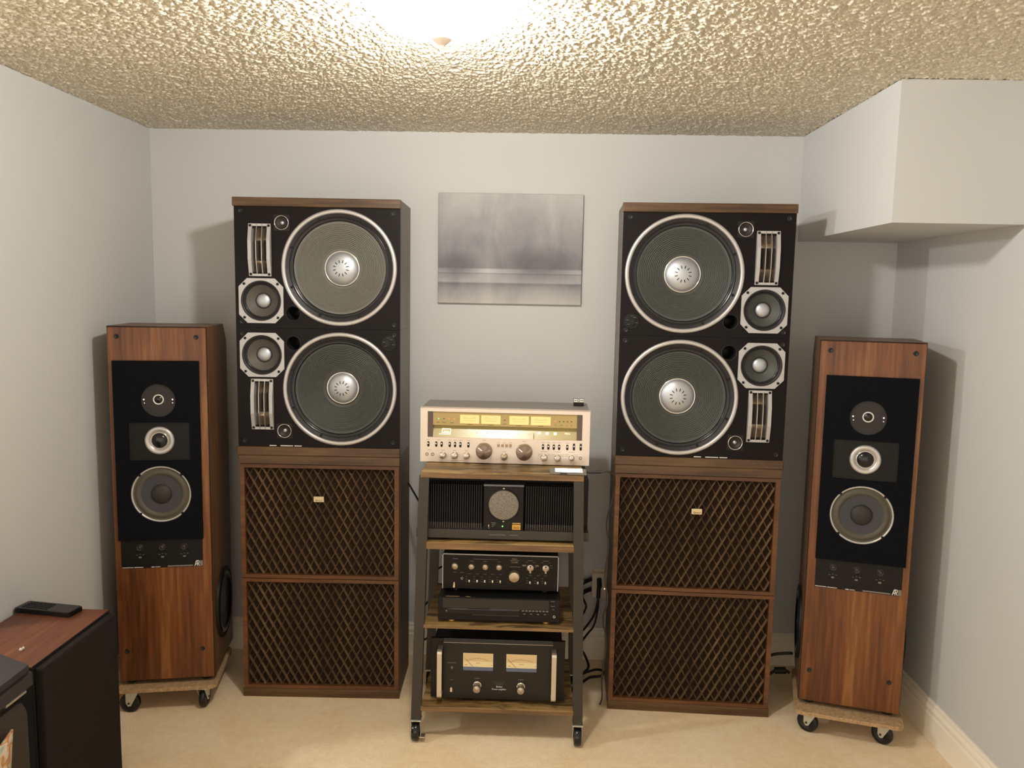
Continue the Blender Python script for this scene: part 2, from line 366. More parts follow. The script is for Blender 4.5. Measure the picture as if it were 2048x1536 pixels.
# baseboards: stepped profile
def bboard(name, x, y, rz, length):
    prof = [(0, 0), (-.016, 0), (-.016, .098), (-.0125, .104), (-.0125, .110), (-.015, .114), (-.015, .122), (-.009, .134), (-.009, .144), (-.006, BB), (0, BB)]
    g = G(); n = len(prof)
    g.add([(0, a, b) for a, b in prof]+[(length, a, b) for a, b in prof], [(k, (k+1) % n, n+(k+1) % n, n+k) for k in range(n)]+[tuple(range(n)), tuple(reversed(range(n, 2*n)))])
    struct(g.build(name, M['white_trim'], None, 'cream painted baseboard', (x, y, 0), rz))
bboard('baseboard_back', 0, 0, 0, W-.016)
bboard('baseboard_right', W, 0, -PI/2, 5.2)
bboard('baseboard_left', 0, -1.2, PI/2, 1.184)

# ------------------------------------------------------------------ ceiling lights
def ceiling_light(name, label, x, y, energy, col):
    t_ = thing(name, label, 'ceiling light', (x, y, H))
    G().lathe(0, 0, [(.0001, -.022), (.10, -.022), (.112, -.014), (.115, .006)], 48, 'z').build('base_pan', M['hole'], t_)
    p = [(.165*math.cos(a), -.028-.075*math.sin(a)) for a in [PI/2*k/14 for k in range(15)]]
    p[-1] = (.004, p[-1][1])
    G().lathe(0, 0, p, 56, 'z').build('glass_shade', M['lamp_glass'], t_)
    G().lathe(0, 0, [(.0001, -.1405), (.004, -.139), (.0055, -.134), (.003, -.130), (.0075, -.126), (.0075, -.124), (.0045, -.121), (.008, -.118), (.0215, -.107), (.0235, -.1035), (.022, -.102), (.0001, -.102)], 28, 'z').build('finial', M['finial'], t_)
    ld = bpy.data.lights.new('bulb', 'POINT'); ld.energy = energy; ld.color = col; ld.shadow_soft_size = .05
    lo = bpy.data.objects.new('bulb', ld); COL.objects.link(lo); lo.parent = t_; lo.location = (0, 0, -.075)
    return t_
ceiling_light('ceiling_light', 'frosted glass dome ceiling light with a small finial', 1.478, -1.60, LAMP1, LAMP1_COL)
ceiling_light('ceiling_light', 'second dome ceiling light, out in the open area past the left wall', -1.2, -1.72, LAMP2, LAMP2_COL)

# ------------------------------------------------------------------ black-baffle woofer cabinets
BW, DEP = .645, .30
SL = (.5347, -.4424, .0263); SR = (2.038, -.4486, -.0416)
def driver_ring(name, parent, cx, cz, prof, m, seg=64): return G().lathe(cx, cz, prof, seg).build(name, m, parent)
def woofer_cabinet(st, z0, h, right, inverted, label, cone_mat, dome_r=.067, knob=False, cap=.0347):
    t_ = thing('woofer_cabinet', label, 'loudspeaker', (st[0], st[1], z0), st[2], 'black four-driver cabinets in the two stacks')
    U = (lambda u: BW-u) if right else (lambda u: u)
    zb = cap if inverted else 0
    Z = (lambda z: zb+h-z) if inverted else (lambda z: z)   # z measured from the end away from the cap
    woof, mid, tw, port, horn = (U(.4075), Z(.238)), (U(.1015), Z(.1058)), (U(.185), Z(.4083)), (U(.2248), Z(.0585)), (U(.1003), Z(.302))
    # body
    G().tub(0, BW, .018, DEP, zb, zb+h).build('cabinet', M['vinyl_side'], t_)
    hs = [circ(*woof, .2065, 72), circ(*mid, .0755, 40), circ(*tw, .0225, 24), circ(*port, .0275, 28), rrect(horn[0]-.033, horn[0]+.033, horn[1]-.085, horn[1]+.085, .006)]
    G().plate([(0, zb), (BW, zb), (BW, zb+h), (0, zb+h)], hs, 0, .018).build('baffle', M['baffle'], t_)
    cz = 0 if inverted else h
    G().bbox(-.004, BW+.0025, -.010, .020, cz, cz+cap, .003).build('wooden_cap', M['oak_cap'], t_, 'brown wood-grain end strip')
    G().box(0, BW, .020, DEP, cz, cz+cap).build('end_panel', M['vinyl_side'], t_)
    # woofer
    x, z = woof
    wf = driver_ring('woofer', t_, x, z, [(.2075, .004), (.2105, -.006), (.2135, -.009), (.2215, -.009), (.2255, -.005), (.2258, .0005)], M['silver_ring'], 96)
    driver_ring('gasket', wf, x, z, [(.2110, -.004), (.2085, -.002), (.197, -.0005), (.1945, .002), (.1945, .012)], M['gasket'], 80)
    driver_ring('surround', wf, x, z, [(.1965, .006), (.194, .0035), (.191, .004), (.188, .0085), (.186, .006), (.183, .008), (.180, .013)], M['gloss_black'], 80)
    prof = []; N = 200
    for i in range(N+1):
        f = i/N; r = .1822-(.1822-.062)*f
        rib = .0016*math.cos(2*PI*(r-.080)/.0068) if .080 < r < .172 else 0
        prof.append((r, .0125+.050*f**1.15+rib))
    driver_ring('cone', wf, x, z, prof, cone_mat, 80)
    a_ = dome_r
    dm = driver_ring('dust_cap', wf, x, z, [(a_*math.sin(q), .058-.030*(math.cos(q)-.0)) for q in [PI/2*(1-k/12) for k in range(12)]]+[(.0005, .028)], M['dome'], 56)
    driver_ring('trim_ring', wf, x, z, [(a_+.0035, .060), (a_+.0035, .0525), (a_+.001, .051), (a_-.002, .0535), (a_-.002, .058)], M['chrome'], 56)
    g = G()
    for k in range(12):
        an = 2*PI*(k+.5)/12; ca, sa = math.cos(an), math.sin(an); rr = a_*.40
        yd = .058-.030*math.sqrt(1-(rr/a_)**2)-.0008; y2 = yd+.0006
        q = [(rr+dx, dy) for dx, dy in ((-.0056, -.0015), (.0056, -.0015), (.0056, .0015), (-.0056, .0015))]
        vs_ = [(x+p_*ca-s_*sa, yd+(p_-rr)*.18, z+p_*sa+s_*ca) for p_, s_ in q]
        g.add(vs_+[(v_[0], v_[1]+.002, v_[2]) for v_ in vs_], [(0, 1, 2, 3), (0, 4, 5, 1), (1, 5, 6, 2), (2, 6, 7, 3), (3, 7, 4, 0)])
    g.build('vent_slots', M['hole'], wf)
    for k in range(8):
        an = PI/8+k*PI/4; link('screw', SCREW, wf, None, (x+.2005*math.cos(an), -.001, z+.2005*math.sin(an)))
    # midrange
    x, z = mid; a = .0872; c_ = .033
    octo = [(x-a+c_, z-a), (x+a-c_, z-a), (x+a, z-a+c_), (x+a, z+a-c_), (x+a-c_, z+a), (x-a+c_, z+a), (x-a, z+a-c_), (x-a, z-a+c_)]
    mf = G().plate(octo, [circ(x, z, .078, 48)], -.005, .0005).build('midrange', M['silver'], t_)
    driver_ring('gasket', mf, x, z, [(.0785, -.0065), (.076, -.0075), (.071, -.004), (.0665, .004)], M['gasket'])
    driver_ring('surround', mf, x, z, [(.069, .003), (.067, .0005), (.0645, .001), (.062, .005)], M['gloss_black'])
    driver_ring('cone', mf, x, z, [(.064, .005), (.045, .018), (.029, .028)], M['cone_mid'] if not right else M['cone'])
    driver_ring('dust_cap', mf, x, z, [(.0282*math.sin(q), .0275-.013*math.cos(q)) for q in [PI/2*(1-k/10) for k in range(10)]]+[(.0004, .0145)], M['dome'], 40)
    driver_ring('cap_ring', mf, x, z, [(.0305, .029), (.0305, .024), (.0285, .0235), (.0280, .028)], M['rubber'], 40)
    for sx in (-1, 1):
        for sz in (-1, 1): link('screw', SCREW, mf, None, (x+sx*.0655, -.005, z+sz*.0655))
    # slotted lens horn: frame columns with a facetted bulge, curved ramps behind three slots
    x, z = horn; hw, hh = .0432, .1008
    def bulge(y_end, y_mid): return [(-hh, y_end), (-.036, y_mid), (.036, y_mid), (hh, y_end)]
    def strip(g, xa, xb, y_end, y_mid, back):
        pr = [(y_, z+z_) for z_, y_ in bulge(y_end, y_mid)]+[(back, z+hh), (back, z-hh)]
        return g.prism(pr, 'x', xa, xb)
    hf = G(); strip(hf, x-hw, x-hw+.0135, -.006, -.020, .0); strip(hf, x+hw-.0135, x+hw, -.006, -.020, .0)
    for xa in (x-hw+.0112, x+hw-.0135): hf.box(xa, xa+.0023, -.001, .062, z-.0845, z+.0845)
    for s_ in (-1, 1): hf.box(x-hw, x+hw, -.0062, 0, z+s_*hh-(.009 if s_ > 0 else 0), z+s_*hh+(.009 if s_ < 0 else 0))
    ho = hf.build('slot_horn', M['silver'], t_)
    for k in (-1, 1):
        g = G(); strip(g, x+k*.0108-.0011, x+k*.0108+.0011, -.007, -.021, .060); g.build('horn_fin', M['alu'], ho)
    for k in range(3):
        xa, xb = (x-hw+.0135, x-.0119) if k == 0 else ((x-.0097, x+.0097) if k == 1 else (x+.0119, x+hw-.0135))
        n_ = 8
        for s_ in (-1, 1):                                           # curved ramp at each end, between them a dark colour for the deep throat's shade
            g = G(); vs_ = []
            for i in range(n_+1):
                f = i/n_; zz = z+s_*(.0925-.052*f); d = -.003+.056*math.sin(PI/2*f)**.9
                vs_ += [(xa, d, zz), (xb, d, zz)]
            g.add(vs_, [(2*i, 2*i+1, 2*i+3, 2*i+2) for i in range(n_)], True); g.build('horn_ramp', M['alu'], ho)
        G().add([(xa, .0535, z-.041), (xb, .0535, z-.041), (xb, .0535, z+.041), (xa, .0535, z+.041)], [(0, 1, 2, 3)]).build('horn_throat', M['throat'], ho)
    for sx in (-1, 1):
        for sz in (-1, 1): link('screw', SCREW, ho, None, (x+sx*(hw-.0075), -.0065, z+sz*(hh-.0075)))
    # super tweeter
    x, z = tw
    tf = G().plate(rrect(x-.031, x+.031, z-.031, z+.031, .003), [circ(x, z, .0285, 40)], -.0015, .0005).build('tweeter', M['black'], t_)
    driver_ring('tweeter_ring', tf, x, z, [(.0285, -.001), (.0278, -.0045), (.0262, -.005), (.0250, -.002)], M['chrome'], 40)
    driver_ring('cone', tf, x, z, [(.0252, -.002), (.020, .004), (.009, .011)], M['cap_dark'], 40)
    driver_ring('dust_cap', tf, x, z, [(.0085, .011), (.0075, .006), (.005, .0035), (.0004, .0025)], M['dome'], 28)
    # port
    driver_ring('bass_port', t_, port[0], port[1], [(.0300, .0005), (.0296, -.002), (.0278, -.002), (.0268, .002), (.0262, .11), (.0001, .11)], M['rubber'], 36)
    for u, zz in ((.026, .4505), (.6185, .449), (.6225, .0195), (.024, .0225)):
        link('grille_socket', SOCKET, t_, None, (U(u), -.0005, Z(zz)))
    if knob:
        x, z = U(.600), Z(.0525)
        kb = driver_ring('level_control', t_, x, z, [(.031, .0004), (.031, -.0012), (.029, -.0015), (.0001, -.0014)], M['charcoal'], 40)
        G().disc(x, z, .011, -.010, -.001, 20).box(x-.003, x+.003, -.014, -.009, z-.012, z+.012).build('level_knob', M['black'], kb)
        G().marks([(x-.017, z+.006, .011, .0012), (x-.012, z-.010, .010, .0012), (x+.018, z-.004, .011, .0012), (x+.010, z+.016, .012, .0012), (x, z+.022, .008, .001)], -.0014).build('level_marks', M['grey_ink'], kb)
    if inverted:
        G().marks([(BW*.40+(.06 if right else -.12)+dx, zb+.004, w_, .0035) for dx, w_ in ((.0, .028), (.055, .05), (.10, .03))], 0).build('printed_label', M['white_ink'], t_)
    return t_
Z5, Z4 = 1.5271, 1.0187
woofer_cabinet(SL, Z5, .4685, False, False, 'black woofer cabinet with pale cone and wood cap, topmost of the left stack', M['cone_pale'])
woofer_cabinet(SL, Z4, .4728, False, True, 'black woofer cabinet upside down, second from top of the left stack', M['cone'], .062, True)
woofer_cabinet(SR, Z5, .4685, True, False, 'black woofer cabinet with wood cap beside the bulkhead, topmost of the right stack', M['cone'], .068, True)
woofer_cabinet(SR, Z4, .4728, True, True, 'black woofer cabinet upside down, second from top of the right stack', M['cone'], .068)

# ------------------------------------------------------------------ lattice-grille cabinets
def lattice_cabinet(st, z0, h, inverted, label, badge=None, cap=.0357):
    front = -1 if st is SL else 1                                    # the family of strips lying in front is mirrored between the stacks
    t_ = thing('lattice_cabinet', label, 'loudspeaker', (st[0], st[1], z0), st[2], 'lattice-grille cabinets in the two stacks')
    zb = cap if inverted else 0; fr = .020; x0, x1 = .0008, .6442
    G().tub(x0, x1, .022, DEP, zb, zb+h).build('cabinet', M['lattice_side'], t_)
    cz = 0 if inverted else h
    G().bbox(-.0008, BW+.0008, -.006 if not inverted else -.004, .020, cz, cz+cap, .002).build('wooden_cap', M['oak_cap'], t_, 'brown wood-grain end strip')
    G().box(x0, x1, .020, DEP, cz, cz+cap).build('end_panel', M['lattice_side'], t_)
    gf = G().plate([(x0+.002, zb+.001), (x1-.002, zb+.001), (x1-.002, zb+h-.002), (x0+.002, zb+h-.002)], [[(x0+fr, zb+.015), (x1-fr, zb+.015), (x1-fr, zb+h-.016), (x0+fr, zb+h-.016)]], -.002, .020).build('grille_frame', M['red_frame'], t_)
    ax, bx, az, bz = x0+fr, x1-fr, zb+.015, zb+h-.016
    G().box(ax-.003, bx+.003, .0185, .0215, az-.003, bz+.003).build('grille_cloth', M['slat_dark'], gf)
    DX, DZ = .0343, .0635; k = DZ/DX
    for fam in (-1, 1):                                              # -1 falls to the right, +1 rises to the right
        n = 0
        for i in range(-20, 40):
            c0 = ax+i*DX                                             # where the strip meets z = az (fam +1) or z = bz (fam -1)
            # z = az + k (x-c0) or z = bz - k (x-c0)
            xa, xb = max(ax, c0), min(bx, c0+(bz-az)/k)
            if xb-xa < .012: continue
            zf = (lambda x_: az+k*(x_-c0)) if fam > 0 else (lambda x_: bz-k*(x_-c0))
            A, B_ = Vector((xa, 0, zf(xa))), Vector((xb, 0, zf(xb))); L = (B_-A).length; d = (B_-A)/L; nn = Vector((-d.z, 0, d.x))
            nb = max(2, int(L/.0068)*2); g = G(); vs_ = []
            for j in range(nb+1):
                p = A+d*(L*j/nb); hgt = (.0062 if j % 2 else .0080) if fam == front else -.0018; wd = (.0029 if j % 2 else .0035) if fam == front else .0023
                vs_ += [p+nn*wd+Vector((0, .017, 0)), p+nn*(wd*.16)+Vector((0, .0095-hgt+.0015, 0)), p-nn*(wd*.16)+Vector((0, .0095-hgt+.0015, 0)), p-nn*wd+Vector((0, .017, 0))]
            fs_ = []
            for j in range(nb):
                for q in range(3): fs_.append((4*j+q, 4*j+q+1, 4*j+q+5, 4*j+q+4))
            fs_ += [(0, 1, 2, 3), (4*nb+3, 4*nb+2, 4*nb+1, 4*nb)]
            g.add(vs_, fs_); g.build('lattice_slat', M['slat'], gf); n += 1
    if badge:
        u, z = badge
        b = G().bbox(u-.0203, u+.0203, -.001, .005, z-.0108, z+.0108, .0008, 1).build('badge', M['cream'], t_, 'small cream maker badge')
        G().text('Sansui', u, z-.0035, .0115, -.0012, italic=.15).build('badge_lettering', M['ink'], b)
    return t_
lattice_cabinet(SL, .508, .4747, False, 'brown lattice-grille cabinet with a badge, third from top of the left stack', (.3187, .3319))
lattice_cabinet(SL, 0, .4724, True, 'brown lattice-grille cabinet standing on the carpet, bottom of the left stack')
lattice_cabinet(SR, .508, .4747, False, 'brown lattice-grille cabinet with a badge, third from top of the right stack', (.3253, .3294))
lattice_cabinet(SR, 0, .4724, True, 'brown lattice-grille cabinet standing on the carpet, bottom of the right stack')

# ------------------------------------------------------------------ tower speakers and dollies
AW, AH, AZ = .3631, 1.4101, .1203
PA = (.0946, -.5935, .1855); PB = (2.7696, -.5545, -.2777)
def tower(pos, right, label):
    t_ = thing('tower_speaker', label, 'loudspeaker', (pos[0], pos[1], AZ), pos[2], 'walnut tower speakers')
    U = (lambda u: AW-u) if right else (lambda u: u)
    zz = lambda z: z-AZ
    D0, D1 = .31, .372
    prof = [(.014, .0), (D1, 0), (D1, AH-.075), (D0, AH), (.014, AH)]
    g = G(); n = len(prof)
    hole = []
    g.prism(prof, 'x', 0, AW); g.build('cabinet', M['walnut_side'], t_)
    # dark shadow gap round the front panel
    G().box(.001, AW-.001, .0095, .0145, .001, AH-.001).build('edge_gap', M['black_matte'], t_)
    fx0, fx1, fz0, fz1 = .0035, AW-.0035, .004, AH-.0045
    G().bbox(fx0, fx1, 0, .0105, fz0, fz1, .0012, 1).build('front_panel', M['walnut'], t_, 'warm walnut front veneer')
    # felt panel with cut-outs
    tx = AW/2
    twz, mz, wz = zz(1.247), zz(1.0912), zz(.8803)
    ua, ub = (.0205, .3325)
    if right: ua, ub = AW-ub, AW-ua
    G().plate([(ua, zz(.699)), (ub, zz(.699)), (ub, zz(1.3995)), (ua, zz(1.3995))],
              [circ(tx, twz, .064, 48), circ(tx, wz, .1125, 56), [(tx-.112, mz-.078), (tx+.112, mz-.078), (tx+.112, mz+.071), (tx-.112, mz+.071)]], -.011, .0005).build('felt_panel', M['felt'], t_, 'black felt surround')
    # tweeter
    tp = G().disc(tx, twz, .0635, -.003, .0005, 48).build('tweeter', M['grey_disc'], t_)
    G().lathe(tx, twz+.0035, [(.0150, -.003), (.0165, -.0055), (.0190, -.0055), (.0200, -.003)], 40).build('tweeter_ring', M['white_ink'], tp)
    G().lathe(tx, twz+.0035, [(.0152, -.003), (.012, -.0065), (.006, -.0085), (.0003, -.009)], 32).build('tweeter_dome', M['gloss_black'], tp)
    for dx, dz, r in ((-.052, .004, .0032), (.052, .004, .0032), (-.050, -.0095, .002), (.052, -.0095, .002)):
        G().disc(tx+dx, twz+dz, r, -.006, -.003, 10).build('screw', M['chrome'], tp)
    # midrange
    mp = G().box(tx-.1115, tx+.1115, -.003, .0005, mz-.0775, mz+.0705).build('midrange', M['charcoal'], t_)
    G().lathe(tx, mz, [(.0545, -.003), (.0535, -.0085), (.048, -.0115), (.040, -.0095), (.0335, -.0045), (.0328, -.003)], 56).build('midrange_horn', M['silver_ring'], mp)
    G().lathe(tx, mz, [(.0330, -.004), (.0320, -.0065), (.0300, -.0065), (.0285, -.004)], 48).build('midrange_ring', M['chrome'], mp)
    G().lathe(tx, mz, [(.0290*math.sin(q), -.004-.014*math.cos(q)) for q in [PI/2*(1-k/10) for k in range(10)]]+[(.0003, -.018)], 40).build('midrange_dome', M['gloss_black'], mp)
    # lower midrange driver
    wo = G().lathe(tx, wz, [(.1118, .0005), (.1118, -.005), (.1095, -.007), (.1050, -.007), (.1035, -.003)], 72).build('lower_driver', M['silver_ring'], t_)
    G().lathe(tx, wz, [(.1036, -.003), (.099, -.0005), (.0955, -.0035), (.088, -.0075), (.080, -.006), (.0745, -.001)], 64).build('surround', M['surround_grey'], wo)
    G().lathe(tx, wz, [(.0755, -.0015), (.06, -.0004), (.036, -.0004)], 56).build('cone', M['cone_blue'], wo)
    G().lathe(tx, wz, [(.0388*math.sin(q), -.0004-.016*math.cos(q)) for q in [PI/2*(1-k/8) for k in range(8)]]+[(.0003, -.0164)], 40).build('dust_cap', M['cap_dark'], wo)
    for k in range(4):
        an = PI/4+k*PI/2; link('screw', SCREW, wo, None, (tx+.1085*math.cos(an), -.0068, wz+.1085*math.sin(an)))
    # control panel
    ca, cb = (.0265, .3285)
    if right: ca, cb = AW-cb, AW-ca
    cp = G().box(ca, cb, -.002, .0005, zz(.5853), zz(.699)).build('control_panel', M['charcoal'], t_)
    for u in (.0953, .1782, .2596):
        if right: u = u+.0012
        k_ = G().lathe(u, zz(.668), [(.0135, -.002), (.0135, -.0035), (.0115, -.004), (.010, -.0025), (.0075, -.0025), (.0070, -.010), (.0055, -.011), (.0003, -.011)], 28).build('level_knob', M['gloss_grey'], cp)
        G().marks([(u-.012, zz(.6385), .006, .0016), (u, zz(.6415), .005, .0014), (u+.012, zz(.6395), .006, .0016), (u, zz(.6285), .010, .006)], -.002).build('switch_marks', M['grey_ink'], cp)
    G().marks([(ca+.022, zz(.5885), .040, .0022), (ca+.062, zz(.5885), .034, .0022), (ca+.115, zz(.5885), .012, .003), (ca+.133, zz(.5885), .018, .002)], -.002).build('printed_name', M['white_ink'], cp)
    G().marks([(cb-.085, zz(.590), .095, .005), (cb-.006, zz(.598), .011, .022)], -.002).build('grey_stripe', M['grey_ink'], cp)
    # AR monogram: joined letters with flat tops
    g = G(); lx, lz, s_ = cb-.031, zz(.5875), .021
    def stroke(pts, w_=.0028):
        for (xa, za), (xb, zb_) in zip(pts[:-1], pts[1:]):
            dx, dz = xb-xa, zb_-za; L = math.hypot(dx, dz); nx_, nz_ = -dz/L*w_/2, dx/L*w_/2
            g.prism([(lx+xa+nx_, lz+za+nz_), (lx+xa-nx_, lz+za-nz_), (lx+xb-nx_, lz+zb_-nz_), (lx+xb+nx_, lz+zb_+nz_)], 'y', -.0028, -.002)
    stroke([(0, 0), (.0065, s_), (.0155, s_), (.0165, s_*.78), (.0155, s_*.52), (.0105, s_*.48)]); stroke([(.0095, 0), (.0095, s_)]); stroke([(.0125, s_*.5), (.0170, 0)]); stroke([(.003, s_*.35), (.0095, s_*.35)])
    g.build('monogram', M['white_ink'], cp)
    for u, z in ((.0385, zz(1.4915)), (.3245, zz(1.4905)), (.3175, zz(.2445)), (.0345, zz(.2475))):
        link('grille_socket', SOCKET, t_, None, (u, -.0002, z))
    # side woofers
    for sx, sgn in ((0, -1), (AW, 1)):
        sw = G().lathe(sx, zz(.364), [(.146, .0*sgn), (.146, .009*sgn), (.142, .011*sgn), (.134, .011*sgn), (.130, .006*sgn)], 64, 'x', .190).build('side_woofer', M['charcoal'], t_)
        G().lathe(sx, zz(.364), [(.1305, .006*sgn), (.124, .012*sgn), (.112, .012*sgn), (.106, .004*sgn)], 56, 'x', .190).build('surround', M['gloss_black'], sw)
        G().lathe(sx, zz(.364), [(.107, .004*sgn), (.05, .0015*sgn), (.047, .004*sgn), (.0004, .012*sgn)], 48, 'x', .190).build('cone', M['cone_blue'], sw)
    for u in (.04, AW-.04):
        for v_ in (.045, .31): G().lathe(u, 0, [(.0001, 0), (.026, 0), (.026, -.010), (.022, -.0155), (.0001, -.0155)], 28, 'z', v_).build('foot', M['rubber'], t_)
    return t_
tower(PA, False, 'walnut tower speaker on a caster dolly in the left corner, behind the low speaker')
tower(PB, True, 'walnut tower speaker on a caster dolly under the bulkhead by the right wall')
def dolly(pos, label, spins, front):
    t_ = thing('furniture_dolly', label, 'dolly', (pos[0], pos[1], 0), pos[2], 'dollies under the tower speakers')
    G().prism(rrect(-.013, .373, front, .318, .030), 'z', .0890, .1040).build('board', M['particle'], t_)
    for (u, v_), a in zip(((.052, -.006), (.318, -.006), (.322, .268), (.045, .268)), spins):
        # caster: zinc fork, black wheel
        c_ = G(); ca, sa = math.cos(a), math.sin(a)
        br = G().box(-.026, .026, -.026, .026, .0855, .0885)
        for s_ in (-1, 1): br.prism([(-.026, .0855), (.024, .0855), (.023, .040), (.015, .027), (.004, .029)], 'x', s_*.0150-.0009, s_*.0150+.0009)
        b = br.build('caster', M['zinc'], t_, 'zinc caster fork', (u, v_, 0), a)
        G().lathe(0, .039, [(.0001, -.0105), (.020, -.0105), (.022, -.012), (.034, -.012), (.039, -.008), (.039, .008), (.034, .012), (.022, .012), (.020, .0105), (.0001, .0105)], 32, 'x', .012).build('wheel', M['wheel'], b)
        G().disc(0, .040, .0045, -.018, .018, 10, 'x', .012).build('axle', M['steel'], b)
    return t_
dolly(PA, 'particle-board dolly on black casters under the left tower speaker', (1.45, -.15, .5, .9), -.036)
dolly(PB, 'particle-board dolly on black casters under the right tower speaker', (1.15, 1.0, .5, .2), -.058)

# ------------------------------------------------------------------ rack cart
YF, YR = -.727, -.300
rack = thing('rack_cart', 'grey steel rack cart with four rustic wooden shelves on casters', 'rack', (1.6, YF, 0))
def lx(z, s):  # outer x of the legs at height z (they splay outwards)
    return (1.2756-1.6+(z-.08)*.0282) if s < 0 else (1.9194-1.6-(z-.08)*.0231)
def leg(s, y0):
    g = G(); vs_ = []
    for z in (.081, 1.0095):
        xo = lx(z, s); xi = xo-s*.0365
        a, b = min(xo, xi), max(xo, xi)
        vs_ += [(a, y0, z), (b, y0, z), (b, y0+.026, z), (a, y0+.026, z)]
    g.add(vs_, [(0, 3, 2, 1), (4, 5, 6, 7), (0, 1, 5, 4), (1, 2, 6, 5), (2, 3, 7, 6), (3, 0, 4, 7)]); return g.build('leg', M['steel'], rack)
for y0 in (0.0, YR-YF-.026):
    for s in (-1, 1):
        leg(s, y0)
        xc = lx(.081, s)-s*.018
        b = G().box(-.020, .020, -.020, .020, .0775, .081)
        for q in (-1, 1): b.prism([(-.018, .0775), (.018, .0775), (.014, .028), (-.006, .024)], 'x', q*.0172-.0009, q*.0172+.0009)
        b = b.build('caster', M['zinc'], rack, 'chromed caster fork', (xc, y0+.013, 0))
        G().lathe(0, .034, [(.0001, -.009), (.018, -.009), (.020, -.0135), (.031, -.0135), (.034, -.011), (.034, .011), (.031, .0135), (.020, .0135), (.018, .009), (.0001, .009)], 32, 'x', -.006).build('wheel', M['gloss_black'], b)
        if y0 == 0 and s < 0: G().box(.016, .036, -.030, -.006, .020, .024).build('brake_tab', M['chrome'], b)
def shelf(z0, z1, full=False):
    a, b = (1.3070-1.6, 1.8985-1.6) if full else (lx(z1, -1)+.034, lx(z1, 1)-.034)
    s = G().bbox(a, b, -.0005, YR-YF, z0, z1, .002).build('shelf', M['rack_wood'], rack)
    G().box(a+.001, b-.001, -.0012, .0, z0+.001, z1-.002).build('shelf_edge', M['rack_edge'], s)
shelf(1.0095, 1.0305, True); shelf(.744, .770); shelf(.4415, .4545); shelf(.1175, .1350)

# ------------------------------------------------------------------ receiver on the top shelf
RX, RY, RR, RW = 1.2815, -.560, -.0145, .6443
rc = thing('receiver', 'champagne silver receiver with a lit amber dial, on the top shelf', 'receiver', (RX, RY, 1.0305), RR)
q = 1.0305
Zr = lambda z: z-q
zb, zt = Zr(1.0342), Zr(1.2452)
WX0, WX1, WZ0, WZ1 = .0278, .6155, Zr(1.1295), Zr(1.2285)
G().tub(.004, RW-.004, .012, .222, zb+.004, zt-.002, .004).build('cover', M['receiver_top'], rc)
fp = G().plate([(0, zb), (RW, zb), (RW, zt-.004), (0, zt-.004)], [[(WX0, WZ0), (WX1, WZ0), (WX1, WZ1), (WX0, WZ1)]], 0, .012)
fp.prism([(0, zt-.004), (.012, zt-.004), (.012, zt), (.006, zt)], 'x', 0, RW)
face = fp.build('faceplate', M['receiver_face'], rc)
G().box(WX0-.001, WX1+.001, .0385, .040, WZ0-.01, WZ1+.01).build('window_back', M['cheek'], rc)
for a, b in ((WX0, .0476), (.5950, WX1)): G().box(a, b, .004, .034, WZ0, WZ1).build('window_cheek', M['cheek'], rc)
# upper meter panel (overhangs the dial)
zs = Zr(1.1757)
mp = G().box(.0476, .5950, .006, .0365, zs, WZ1).build('meter_panel', M['dial_back'], rc)
for a, b in ((.1510, .2240), (.2317, .3052), (.3390, .4124), (.4207, .4951)):
    m_ = G().box(a, b, .0048, .0062, Zr(1.1843), Zr(1.2170)).build('meter', M['meter_lit'], mp)
    mk = [((a+b)/2, Zr(1.2045), .050, .0008), ((a+b)/2, Zr(1.1960), .044, .0008), ((a+b)/2-.018, Zr(1.2085), .014, .0009), ((a+b)/2+.018, Zr(1.2085), .014, .0009)]
    G().marks(mk, .0048).build('meter_scale', M['bronze'], m_)
    G().marks([((a+b)/2, Zr(1.1805), .020, .0014)], .006).build('meter_caption', M['ink'], mp)
for i, (u, mt) in enumerate(((.0686, 'led_green'), (.0892, 'led_off'), (.1088, 'led_red'), (.1291, 'led_red'), (.3213, 'led_off'), (.5136, 'led_red'), (.5287, 'led_off'), (.5442, 'led_off'), (.5591, 'led_off'), (.5739, 'led_off'))):
    G().disc(u, Zr(1.2006), .0021, .0042, .0062, 10).build('indicator', M[mt], mp)
G().marks([(.0665, Zr(1.186), .011, .0014), (.090, Zr(1.186), .015, .0014), (.120, Zr(1.1855), .013, .0014), (.3213, Zr(1.1855), .013, .0014), (.5136, Zr(1.186), .004, .0014), (.536, Zr(1.186), .010, .0014), (.559, Zr(1.186), .003, .0014), (.574, Zr(1.186), .004, .0014)], .006).build('captions', M['ink'], mp)
# lower tuning dial, leaning back under the meter panel
g = G(); d0, d1 = .005, .0295
g.add([(.0476, d0, WZ0), (.5950, d0, WZ0), (.5950, d1, zs), (.0476, d1, zs), (.0476, .0365, WZ0), (.5950, .0365, WZ0), (.5950, .0365, zs), (.0476, .0365, zs)], [(0, 1, 2, 3), (4, 7, 6, 5), (0, 4, 5, 1), (0, 3, 7, 4), (1, 5, 6, 2), (2, 6, 7, 3)])
dg = g.build('tuning_dial', M['dial_glass'], rc)
def on_dial(g, u, z, w_, h, thick=.0006):
    f0, f1 = (z-h/2-WZ0)/(zs-WZ0), (z+h/2-WZ0)/(zs-WZ0); ya, yb = d0+(d1-d0)*f0, d0+(d1-d0)*f1
    g.add([(u-w_/2, ya-thick, z-h/2), (u+w_/2, ya-thick, z-h/2), (u+w_/2, yb-thick, z+h/2), (u-w_/2, yb-thick, z+h/2)], [(0, 1, 2, 3)])
g = G(); on_dial(g, .0976, Zr(1.1525), .034, .0165); g.build('dial_logo_plate', M['dial_lit'], dg)
